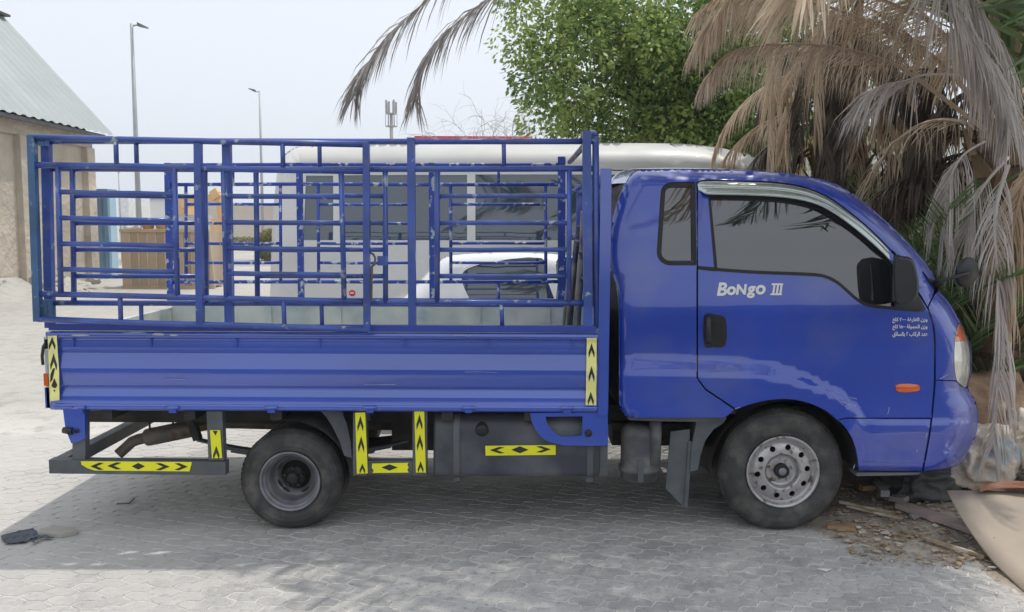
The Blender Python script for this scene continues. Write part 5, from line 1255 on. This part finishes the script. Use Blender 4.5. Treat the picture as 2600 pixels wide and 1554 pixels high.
for pts_, mt in (([(3.25,1.1,2.6),(2.75,.1,3.55),(2.1,-.8,3.45),(1.55,-1.25,3.1),(1.15,-1.5,2.75),(.95,-1.62,2.5)], DRY), ([(3.25,1.1,2.6),(2.95,.2,3.6),(2.45,-.9,3.5),(2.0,-1.5,3.1),(1.75,-1.8,2.75)], GRN), ([(3.2,1.15,2.6),(2.5,.3,3.7),(1.6,-.5,3.6),(.9,-1.0,3.15),(.5,-1.25,2.8)], DRY)):
    frond(pA, None, 4., 0, 4, 0, .42, 110, mt, rs, hang=.5, pts=pts_, r0=.024, wid=.007)      # these reach over the cab and mirror in its windows
for pts_, mt in (([(3.2,1.15,2.6),(2.4,.9,3.7),(1.4,.4,3.95),(.6,.1,3.75),(0,-.1,3.4)], GRN), ([(3.2,1.15,2.6),(2.5,.5,3.8),(1.6,0,4.),(.8,-.3,3.8),(.2,-.5,3.45)], DRY), ([(3.2,1.15,2.6),(2.3,1.2,3.9),(1.2,.8,4.2),(.3,.5,3.9),(-.3,.3,3.55)], GRN), ([(3.2,1.15,2.6),(2.6,.2,3.8),(2.0,-.4,4.),(1.4,-.8,3.8),(.9,-1.1,3.5)], GRN)):
    frond(pA, None, 4., 0, 4, 0, .5, 100, mt, rs, hang=.25, pts=pts_, r0=.026, wid=.014)
# --- palm behind the cab, with a dark skirt
bB = Vector((3.2, 3.9, 0)); pB = thing('date_palm', bB, 'date palm with dark hanging skirt of dead leaves behind the cab', 'palm', 'date palms')
palm_trunk(pB, bB, 3.7, .24, rs)
for k in range(40):
    a = k*R(137.5); z0 = rs.uniform(2.4,3.8); frond(pB, bB+Vector((math.cos(a)*.2, math.sin(a)*.2, z0)), a, rs.uniform(-.7,-.1), rs.uniform(1.0,1.6), rs.uniform(.9,1.4), .34, 60, DARKF if k % 3 else DRY, rs, hang=.9, r0=.02, wid=.008)
for k in range(14):
    a = k*R(137.5)+.4
    if math.cos(a) < -.35: continue
    frond(pB, bB+Vector((0,0,3.75)), a, rs.uniform(.7,1.3), rs.uniform(2.0,2.8), rs.uniform(.7,1.2), .42, 60, DRY if k % 3 == 0 else GRN, rs, hang=.3, r0=.024, wid=.015)
for (x, y, Y) in ((1960,330,3.2),(1975,180,3.0),(2080,250,2.9)):      # long dry tufts hanging left of the skirt
    frond(pB, None, 0, 0, 2, 0, .5, 60, DRY, rs, hang=.95, mess=.08, pts=[Q(x+90, y-190, Y), Q(x+30, y-210, Y), Q(x, y-120, Y), Q(x-8, y+60, Y)], r0=.018, start=.2)
# --- third palm behind, all dead skirt
bC = Vector((4.15, 2.7, 0)); pC = thing('date_palm', bC, 'date palm smothered in dark dead leaves behind the right palm', 'palm', 'date palms'); palm_trunk(pC, bC, 3.6, .24, rs)
for k in range(62):
    a = k*R(137.5); z0 = rs.uniform(.9,3.6); frond(pC, bC+Vector((math.cos(a)*.2, math.sin(a)*.2, z0)), a, rs.uniform(-.2,.7), rs.uniform(1.0,1.9), rs.uniform(1.4,2.4), .40, 60, DARKF if k % 3 else DRY, rs, hang=.85, r0=.02, wid=.009)
for k in range(10):
    a = k*R(137.5)+.7; frond(pC, bC+Vector((0,0,3.65)), a, rs.uniform(.3,1.1), rs.uniform(1.8,2.6), rs.uniform(.8,1.4), .42, 60, GRN, rs, hang=.2, r0=.022, wid=.012)
# --- green suckers between the palms and behind the cab
def clump(base, n, Lr, label, seed, elr=(.9,1.4), mat=GRN, ll=.34):
    r_ = random.Random(seed); T = thing('palm_sucker', base, label, 'palm shoot')
    for k in range(n):
        a = k*R(137.5)+r_.uniform(-.2,.2); frond(T, Vector(base)+Vector((math.cos(a)*.06, math.sin(a)*.06, 0)), a, r_.uniform(*elr), r_.uniform(*Lr), r_.uniform(.3,.9), ll, 62, mat, r_, hang=.03, mess=.08, r0=.012, wid=.0065, start=.2)
clump((2.62,2.15,.05), 24, (1.7,2.4), 'green palm shoots rising behind the windscreen', 1, (.75,1.35))
clump((2.95,1.75,.05), 20, (1.5,2.2), 'green palm shoots between the two date palms', 2)
clump((3.15,1.75,.05), 11, (1.0,1.5), 'low green palm shoots beside the right palm trunk', 4, (.7,1.3))
clump((3.45,2.3,.05), 12, (1.5,2.1), 'green palm shoots behind the right palm trunk', 5)
clump((2.88,1.9,.05), 10, (1.1,1.6), 'green palm shoots close behind the headlamp', 6, (.9,1.4))
clump((2.78,2.45,.05), 13, (1.9,2.6), 'tall green palm shoots just right of the windscreen', 9, (.85,1.3))
# --- walls behind the palms
CREAM = M('cream_block_wall', (.50,.44,.34), .9, var=.1, vs=2., bump=.006, bs=20.); WHW = M('white_painted_wall', (.80,.80,.77), .8, var=.04)
m = MB(); m.box((3.95,5.6,0), (10.5,5.85,2.25)); m.box((3.92,5.57,2.25), (10.55,5.88,2.33)); props(m.build('cream_wall', CREAM, None, off=(7,5.7,0)), 'cream block wall behind the date palms', 'wall')
hw = thing('white_building', (6.5, 13, 0), 'bright white building seen between the tree and the palms', 'building')
m = MB(); m.box((4.0,11.,0), (12,16,3.3)); m.build('wall', WHW, hw); m = MB(); m.box((3.9,10.9,3.3), (12.1,16.1,3.5)); m.build('parapet', CREAM, hw)
m = MB(); m.box((6.2,10.97,1.2), (7.2,11.02,2.3)); m.build('window', GLASS, hw)
# --- red trimmed kiosk far behind the van
RED = M('red_fascia', (.62,.05,.06), .5, var=.06); d = 34.; a, c = PD(1052,345,d), PD(1352,345,d); kz = a.z
kk_ = thing('kiosk', ((a.x+c.x)/2, a.y+2, 0), 'white kiosk with a red roof edge behind the pale van', 'kiosk'); m = MB(); m.box((a.x+.1, a.y+.1, 0), (c.x-.1, a.y+4, kz-.12)); m.build('wall', WHW, kk_)
m = MB(); m.box((a.x, a.y, kz-.13), (c.x, a.y+4.1, kz)); m.build('roof_edge', RED, kk_); m = MB(); e = PD(1110,372,d); m.box((a.x+.02, a.y+.03, e.z), (e.x, a.y+.09, PD(1110,364,d).z)); m.build('sign_band', RED, kk_)

# ================================================================== VAN AND CAR
VANW = M('pale_beige_van_paint', (.62,.62,.61), .3, coat=.8, var=.04, vs=1., dust=(.55,.535,.505), dthr=.62, ds=1.4, cr_=.1)
VANR = M('dusty_beige_van_roof', (.50,.495,.475), .45, coat=.3, var=.08, vs=1.2, dust=(.56,.545,.51), dthr=.5, ds=2.)
VGLASS = M('dark_van_glass', (.03,.05,.075), .03, ior=2.0, var=.05, rvar=0)
YV = 4.3; van = thing('van', (1.8, YV+.95, 0), 'pale beige high roof van behind the truck', 'van'); VWD = 1.9
VS = [(690,1010,30,.05),(686,800,34,.08),(690,600,36,.10),(700,470,38,.14),(712,410,44,.25),(736,382,48,.36),(775,370,50,.42),(900,366,52,.44),(1200,364,52,.44),(1500,363,52,.44),(1700,364,52,.44),(1790,370,50,.44),(1860,381,48,.42),(1915,398,46,.40),(1960,425,44,.36),(2010,480,44,.34),(2080,600,50,.34),(2150,680,60,.34),(2230,720,70,.34),(2262,800,70,.34),(2268,950,60,.3),(2262,1010,40,.2)]
VS = dense(cr(VS, 3), 22); VSX = [(p[0], p[1]) for p in VS]
def van_y(x, y):
    best = 1e9; q = None
    for a, b_ in zip(VS, VS[1:]):
        dx, dy = b_[0]-a[0], b_[1]-a[1]; t = min(1, max(0, ((x-a[0])*dx+(y-a[1])*dy)/(dx*dx+dy*dy+1e-9))); ex, ey = a[0]+dx*t-x, a[1]+dy*t-y; dd = ex*ex+ey*ey
        if dd < best: best = dd; q = (a[2]+(b_[2]-a[2])*t, a[3]+(b_[3]-a[3])*t)
    t = min(1, math.sqrt(best)/q[0]); v = q[1]*(1-math.sqrt(max(0, 1-(1-t)**2)))
    return YV + v + .09*sst(640, 420, y) + (.012 if 428 < y < 433 else 0)
rimv = []
for i in range(1, len(VS)-1):
    a, c = VS[i-1], VS[i+1]; tx, ty = c[0]-a[0], c[1]-a[1]; L = math.hypot(tx, ty)+1e-9
    for k in (.015,.05,.1,.18,.28,.42,.6,.85): rimv.append((VS[i][0]-ty/L*VS[i][2]*k, VS[i][1]+tx/L*VS[i][2]*k))
iv0 = min(range(len(VSX)), key=lambda i: abs(VSX[i][0]-705)+abs(VSX[i][1]-430)); iv1 = min(range(len(VSX)), key=lambda i: abs(VSX[i][0]-1962)+abs(VSX[i][1]-428))
wins = [[(777,446),(846,446),(846,610),(770,610)], [(873,445),(1038,444),(1038,610),(870,610)], [(1048,444),(1186,444),(1186,610),(1048,610)], [(1207,443),(1420,443),(1420,610),(1207,610)], [(1440,443),(1640,444),(1640,610),(1440,610)], [(1672,446),(1880,452),(1930,500),(1985,610),(1672,610)]]
panel('roof_side', VSX[iv0:iv1+1]+[(1900,431),(800,431)], van_y, VANR, van, step=26, extra=rimv, mirror=2*YV+VWD)
bodyv = [(690,1008)]+VSX[1:iv0+1]+[(800,434),(1900,434)]+VSX[iv1:-1]+[(2262,1008)]
panel('body_side', bodyv, van_y, VANW, van, holes=wins, step=30, extra=rimv, mirror=2*YV+VWD)
for w_ in wins: panel('window', inset_poly(w_, -3), lambda x, y: YV+.09*sst(640,420,y)+.012, VGLASS, van, step=40, lip=0)
for xx in (1044,): panel('window_divider', [(xx-5,444),(xx+5,444),(xx+5,610),(xx-5,610)], lambda x, y: YV+.09*sst(640,420,y)+.004, VANW, van, step=40, lip=.01)
m = MB(); n_ = 8; vs = []
for (x, y) in VSX:
    p = P(x, y, van_y(x, y))
    for j in range(n_+1): u = j/n_; vs.append(Vector((p.x, p.y*(1-u)+(2*YV+VWD-p.y)*u, p.z+.03*math.sin(math.pi*u)*(1 if y < 420 else 0))))
m.add(vs, [(i*(n_+1)+j, i*(n_+1)+j+1, (i+1)*(n_+1)+j+1, (i+1)*(n_+1)+j) for i in range(len(VSX)-1) for j in range(n_)], True); m.build('shell', VANW, van)
m = MB(); c = P(894,744,YV-.004); m.lathe([(0,0),(.034,0),(.034,.004)], c, (0,1,0), 20); st = m.build('round_sticker', RED, van)
m = MB(); m.box((c.x-.02, c.y-.002, c.z-.005), (c.x+.02, c.y+.001, c.z+.005)); m.build('sticker_stripe', WHW, st)
for px in (860, 2040):
    c = P(px, 940, YV+.08); c.z = .33; w = bpy.data.objects.new('wheel', None); COL.objects.link(w); w.parent = van; OFF[w] = OFF[van]
    m = MB(); m.lathe([(.19,.02),(.20,0),(.29,0),(.325,.03),(.33,.06),(.33,.16),(.30,.19)], c, (0,1,0), 32); m.build('tyre', TYRE, w); m = MB(); m.lathe([(0,.02),(.06,.02),(.17,.04),(.195,.01)], c, (0,1,0), 24); m.build('rim', RIM, w)
    c2 = Vector((c.x, 2*YV+VWD-c.y-.19, c.z)); m = MB(); m.lathe([(.0,.1),(.19,.02),(.29,0),(.33,.06),(.33,.16),(.30,.19)], c2, (0,1,0), 24); m.build('far_tyre', TYRE, w)
CARW = M('white_car_paint', (.78,.79,.79), .25, coat=1., var=.02, vs=1.); YC = 2.45; CWD = 1.68
car = thing('hatchback_car', (1.2, YC+.8, 0), 'white car parked between the truck bed and the pale van', 'car')
CS = [(880,1010,30,.1),(868,930,36,.14),(875,860,40,.18),(905,815,44,.22),(960,786,44,.24),(1020,760,40,.26),(1064,716,34,.26),(1118,660,30,.26),(1160,646,28,.26),(1230,641,28,.26),(1330,640,28,.26),(1430,646,28,.26),(1520,662,30,.26),(1600,690,34,.26),(1690,760,40,.24),(1720,800,40,.2),(1738,880,40,.16),(1735,960,36,.12),(1722,1010,30,.1)]
CS = dense(cr(CS, 3), 8); CSX = [(p[0], p[1]) for p in CS]
def car_y(x, y):
    best = 1e9; q = None
    for a, b_ in zip(CS, CS[1:]):
        dx, dy = b_[0]-a[0], b_[1]-a[1]; t = min(1, max(0, ((x-a[0])*dx+(y-a[1])*dy)/(dx*dx+dy*dy+1e-9))); ex, ey = a[0]+dx*t-x, a[1]+dy*t-y; dd = ex*ex+ey*ey
        if dd < best: best = dd; q = (a[2]+(b_[2]-a[2])*t, a[3]+(b_[3]-a[3])*t)
    t = min(1, math.sqrt(best)/(q[0]*1.3)); return YC + q[1]*.6*(1-math.sqrt(max(0, 1-(1-t)**2))) + .14*sst(800, 640, y)
cw1 = cr([(1176,724),(1173,696),(1200,677),(1260,664),(1374,657),(1384,700),(1396,780),(1205,786),(1190,755)], 3, True); cw2 = cr([(1418,657),(1500,668),(1560,700),(1580,760),(1570,782),(1424,782),(1416,720)], 3, True)
rimc = []
for i in range(1, len(CS)-1):
    a, c = CS[i-1], CS[i+1]; tx, ty = c[0]-a[0], c[1]-a[1]; L = math.hypot(tx, ty)+1e-9
    for k in (.02,.06,.12,.2,.32,.5,.75): rimc.append((CS[i][0]-ty/L*CS[i][2]*k, CS[i][1]+tx/L*CS[i][2]*k))
panel('body_side', CSX, car_y, CARW, car, holes=[cw1, cw2], step=14, extra=rimc, mirror=2*YC+CWD)
for w_ in (cw1, cw2): panel('window', inset_poly(w_, -2), lambda x, y: YC+.14*sst(800,640,y)+.014, VGLASS, car, step=30, lip=0)
m = MB(); vs = []
for (x, y) in CSX:
    p = P(x, y, car_y(x, y))
    for j in range(n_+1): u = j/n_; vs.append(Vector((p.x, p.y*(1-u)+(2*YC+CWD-p.y)*u, p.z)))
fs_ = [(i, j) for i in range(len(CSX)-1) for j in range(n_)]
m.add(vs, [(i*(n_+1)+j, i*(n_+1)+j+1, (i+1)*(n_+1)+j+1, (i+1)*(n_+1)+j) for i, j in fs_], True)
m.mi = [1 if (1020 < CSX[i][0] < 1118 and 0 < j < n_-1 or 1600 < CSX[i][0] < 1690 and 0 < j < n_-1) else 0 for i, j in fs_]; m.build('shell', [CARW, VGLASS], car)
for px in (985, 1600):
    c = P(px, 940, YC+.04); c.z = .30; m = MB(); m.lathe([(0,.03),(.17,.03),(.19,.0),(.27,0),(.30,.04),(.30,.17),(0,.18)], c, (0,1,0), 28); m.build('wheel', TYRE, car)
    m = MB(); m.lathe([(0,.03),(.17,.03),(.19,.0),(.27,0),(.30,.04),(.30,.17),(0,.18)], Vector((c.x, 2*YC+CWD-c.y-.18, c.z)), (0,1,0), 28); m.build('wheel', TYRE, car)

# ================================================================== RUBBISH AT THE NOSE, LITTER
BOARD = M('tan_hardboard', (.38,.315,.25), .7, var=.1, vs=2., bump=.001, bs=20., dust=(.30,.25,.20), ds=3., dthr=.6, col2=(.20,.16,.13), thr=.72, ts=14.)
BEDGE = M('red_brown_fabric', (.24,.105,.065), .8, var=.25, vs=6., bump=.004, bs=25.)
# big board: near edge on the ground, back edge lifted onto the sacks
lft = [G(2602,1500,.012)]+[G(x, y, z) for x, y, z in ((2560,1462,.02),(2523,1427,.04),(2495,1394,.07),(2470,1361,.10),(2450,1332,.14),(2433,1306,.18),(2418,1278,.22),(2405,1250,.26))]
b = MB(); rows = len(lft); cols = 10; vs = []
for i, p in enumerate(lft):
    for j in range(cols):
        u = j/(cols-1); q_ = p + Vector((1.15*u, .10*u+.02*math.sin(u*3), .02*math.sin(u*4+i*.3)*(i/rows))); vs.append(q_); 
b.add(vs, [(i*cols+j, i*cols+j+1, (i+1)*cols+j+1, (i+1)*cols+j) for i in range(rows-1) for j in range(cols-1)], True)
b.add([v-Vector((0,0,.008)) for v in vs], [(i*cols+j, (i+1)*cols+j, (i+1)*cols+j+1, i*cols+j+1) for i in range(rows-1) for j in range(cols-1)], True)
B0 = rows*cols
for i in range(rows-1): b.f += [[i*cols, (i+1)*cols, B0+(i+1)*cols, B0+i*cols], [i*cols+cols-1, B0+i*cols+cols-1, B0+(i+1)*cols+cols-1, (i+1)*cols+cols-1]]; b.sm += [False]*2; b.mi += [0]*2
for j in range(cols-1): b.f += [[(rows-1)*cols+j, (rows-1)*cols+j+1, B0+(rows-1)*cols+j+1, B0+(rows-1)*cols+j]]; b.sm += [False]; b.mi += [0]
props(b.build('bent_board', BOARD, None, fix=False, off=lft[4]), 'large bent tan board lying in the bottom right corner', 'board')
# brown folded mat along its back edge
b = MB(); e0 = lft[-1]; nu, nv = 26, 9; vs = []
for i in range(nu):
    for j in range(nv):
        u = i/(nu-1); w_ = j/(nv-1); h = .03*math.sin(w_*math.pi)+.022*abs(noise.noise(Vector((u*5, w_*4, 2))))+.012*math.sin(w_*9+u*7)
        vs.append(e0+Vector((.18+u*.9+.03*noise.noise(Vector((w_*3, u*2, 7))), -.005+w_*(.03+.07*u)+.03*math.sin(u*6)+.02*noise.noise(Vector((u*4, 0, 5))), .004+h)))
b.add(vs, [(i*nv+j, (i+1)*nv+j, (i+1)*nv+j+1, i*nv+j+1) for i in range(nu-1) for j in range(nv-1)], True)
props(b.build('brown_mat', BEDGE, None, fix=False, off=e0), 'red brown folded mat along the back edge of the tan board', 'mat')
SACK = M('dirty_white_sack', (.68,.60,.50), .8, var=.25, vs=5., bump=.05, bs=7., col2=(.30,.47,.58), thr=.60, ts=3.5, tw=.05, dust=(.50,.38,.27), ds=3., dthr=.66); SACK2 = M('brown_paper_sack', (.36,.245,.155), .85, var=.25, vs=5., bump=.05, bs=8.); SACK3 = M('dark_grey_bag', (.08,.082,.08), .6, var=.3, vs=4., bump=.01, bs=14.)
def sack(name, c, r, mat, seed, label, rot=0, cat='sack'):
    bm = bmesh.new(); bmesh.ops.create_icosphere(bm, subdivisions=5, radius=1); Mx = Matrix.Rotation(rot, 3, 'Z')
    for v in bm.verts:
        q_ = v.co.normalized(); f = 1.12+.30*noise.noise(q_*1.4+Vector((seed,0,0)))-.42*abs(noise.noise(q_*2.2+Vector((seed,3,0))))-.14*abs(noise.noise(q_*4.6+Vector((3,seed,0))))-.04*abs(noise.noise(q_*10+Vector((0,seed,0))))
        q_ = Vector((math.copysign(abs(q_.x)**.75, q_.x), math.copysign(abs(q_.y)**.75, q_.y), math.copysign(abs(q_.z)**.8, q_.z)))*f; v.co = Mx @ Vector((q_.x*r[0], q_.y*r[1], q_.z*r[2]))
    zm = min(v.co.z for v in bm.verts)*.75
    for v in bm.verts: v.co.z = max(v.co.z, zm)
    me = bpy.data.meshes.new(name); bm.to_mesh(me); bm.free(); me.polygons.foreach_set('use_smooth', [True]*len(me.polygons))
    o = link(name, me, None, mat, off=Vector(c)+Vector((0,0,-zm))); return props(o, label, cat)
sack('rubbish_sack', (2.86,.62,.12), (.22,.20,.22), SACK, 2., 'dirty white and blue sack slumped in front of the bumper')
sack('paper_sack', (2.98,.86,.22), (.30,.20,.30), SACK2, 5., 'crumpled brown paper sack behind the white sack')
sack('paper_sack', (2.74,.80,.40), (.14,.13,.10), SACK2, 9., 'small torn brown paper bag beside the bumper corner')
sack('grey_bag', (2.55,.60,.03), (.20,.14,.12), SACK3, 7., 'dark grey bag on the ground under the bumper', cat='bag')
sack('rubbish_sack', (3.25,.60,.20), (.26,.2,.2), SACK, 12., 'dirty white sack at the right picture edge')
# planks, sticks, bricks, scraps on the litter bed
PLK = M('grey_pink_plank', (.34,.27,.25), .8, var=.2, vs=4., stretch=(.3,3,3), bump=.003, bs=30.); PLK2 = M('raw_brown_plank', (.33,.215,.115), .85, var=.2, vs=5., bump=.003, bs=30.); STK = M('dry_stick', (.36,.27,.18), .9, var=.4, vs=14., col2=(.58,.52,.44), thr=.58, ts=9., tw=.05)
def plank(x0, y0, x1, y1, w, th, mat, label, lift=0., name='plank', cat='plank', tilt=0):
    a = G(x0, y0); c = G(x1, y1); a.z = soil_z(a.x, a.y)+th/2+lift; c.z = soil_z(c.x, c.y)+th/2+lift+tilt; m = MB(); m.bar(a, c, w, th); return props(m.build(name, mat, None, off=(a+c)/2), label, cat)
plank(2282,1312,2478,1378,.085,.03,PLK,'long grey pink plank lying toward the tan board',.03)
plank(2185,1272,2225,1269,.04,.03,PLK2,'short brown timber block beside the front wheel',.05)
plank(2235,1270,2338,1278,.055,.03,PLK2,'thin brown batten under the bumper',.06)
plank(2228,1262,2246,1292,.05,.04,M('grey_concrete_piece', (.36,.36,.36), .9, var=.2),'grey concrete fragment leaning on the brown battens',.05,'concrete_piece','rubble')
plank(2262,1290,2300,1300,.07,.03,PLK,'short grey board among the litter by the wheel',.03)
plank(2340,1378,2500,1428,.022,.016,STK,'pale dry stick on the sand near the tan board',.015,'stick','stick')
plank(2130,1296,2262,1320,.02,.016,STK,'dry palm stalk running from the front wheel',.03,'stick','stick')
plank(2150,1302,2290,1335,.016,.014,STK,'second dry palm stalk below the front wheel stalk',.02,'stick','stick')
plank(2296,1268,2345,1246,.018,.016,STK,'short dry stick poking up below the bumper',.03,'stick','stick',tilt=.08)
plank(2100,1345,2170,1352,.05,.02,PLK2,'flat brown chip at the foot of the front wheel',.005)
rs = random.Random(8); chips = MB()
for i in range(1700):
    x = 1.75+rs.random()**.9*1.3; y = rs.uniform(-.35, 1.0)-.12*(x-1.75); s_ = .004+.018*rs.random()**2.2; z = soil_z(x, y)+.004
    if math.hypot(x-cF.x, 0) < .30 and y < .32 and y > .02: continue
    Mr = Matrix.Rotation(rs.uniform(0,6.3), 3, 'Z') @ Matrix.Rotation(rs.uniform(-.5,.5), 3, 'X'); v_ = [Vector(q_) for q_ in ((-s_,-s_*.4,0),(s_*.9,-s_*.5,0),(s_*1.1,s_*.5,0),(-s_*.8,s_*.6,0))]
    chips.add([Vector((x, y, z+.5*s_))+Mr @ (q_+Vector((0,0,d_))) for d_ in (0, s_*.25) for q_ in v_], [(0,1,2,3),(4,5,6,7),(0,1,5,4),(1,2,6,5),(2,3,7,6),(3,0,4,7)])
props(chips.build('litter_chips', STK, None, kind='stuff'), 'chips of wood, stone and leaf scattered under the bumper', 'litter')
for i, (px, py, s_, lb) in enumerate(((2320,1330,.045,'small pale stone chip in front of the litter'),(2262,1360,.03,'tiny tan stone on the sand by the wheel'),(2350,1286,.05,'grey stone under the bumper corner'),(2290,1300,.05,'pale stone among the brown battens'))):
    p = G(px, py); o = bpy.data.objects.new('stone', stones[i % 4]); COL.objects.link(o); o.location = (p.x, p.y, soil_z(p.x, p.y)+s_*.35); o.scale = (s_, s_, s_); props(o, lb, 'stone')
def scrap(name, pts, mat, label, cat, z=.004, amp=.01, seed=0):
    P3 = [G(x, y) for x, y in pts]; c = sum(P3, Vector())/len(P3); vo, fs = sheet([(p.x*1000, p.y*1000) for p in P3], step=18); m = MB()
    m.add([Vector((v.x/1000, v.y/1000, z+amp*(.5+.5*noise.noise(Vector((v.x/28., v.y/28., seed)))))) for v in vo], fs, False); return props(m.build(name, mat, None, fix=False, off=(c.x, c.y, 0)), label, cat)
RAG = M('dark_blue_grey_rag', (.075,.085,.105), .8, var=.3, vs=20.); 
scrap('rag', [(2,1366),(40,1354),(84,1345),(96,1358),(100,1366),(78,1374),(66,1382),(18,1386),(6,1376)], RAG, 'dark torn rag on the shaded pavers at lower left', 'rag', .003, .020, 2)
scrap('rag_strip', [(76,1384),(96,1372),(116,1366),(140,1370),(126,1374),(106,1374),(86,1386)], RAG, 'thin dark strip torn off the rag', 'rag', .004, .025, 5)
scrap('paper_scrap', [(2073,1446),(2114,1446),(2098,1454)], WHT, 'small white paper triangle on the pavers right of centre', 'paper', .003, .004)
scrap('paper_scrap', [(2368,1250),(2388,1228),(2404,1240),(2402,1262),(2376,1266)], WHITEP, 'crumpled white paper by the edge of the tan board', 'paper', .06, .05, 4)
p = G(140,1358); m = MB(); pts = [Vector((p.x+x, p.y+y, 0)) for x, y in ((-.07,-.03),(.06,-.05),(.12,.0),(.08,.06),(-.05,.08),(-.1,.03))]; m.prism([q_+Vector((0,0,.001)) for q_ in pts], (0,0,.022)); props(m.build('paving_fragment', STONE, None, off=(p.x, p.y, 0)), 'flat broken concrete fragment beside the dark rag', 'stone')
m = MB(); m.tube([G(297,1281)+Vector((0,0,.006)), G(328,1280)+Vector((0,0,.006)), G(341,1270)+Vector((0,0,.012))], .004, 6); props(m.build('bent_wire', STEEL, None, off=G(315,1280)), 'bent dark wire on the pavers behind the guard', 'wire')
# ================================================================== THE AIR
hz_ = bpy.data.materials.new('pale_haze'); hz_.use_nodes = True; n = hz_.node_tree; n.nodes.clear()
pvn = n.nodes.new('ShaderNodeVolumePrincipled'); pvn.inputs['Density'].default_value = .0011; pvn.inputs['Color'].default_value = (.93,.95,.98,1); pvn.inputs['Anisotropy'].default_value = .2
on = n.nodes.new('ShaderNodeOutputMaterial'); n.links.new(pvn.outputs[0], on.inputs['Volume'])
m = MB(); m.box((-402,-62,-1.2), (402,402,32)); hz = m.build('haze', hz_, None); hz['kind'] = 'stuff'; hz['label'] = 'thin pale haze over the whole yard'
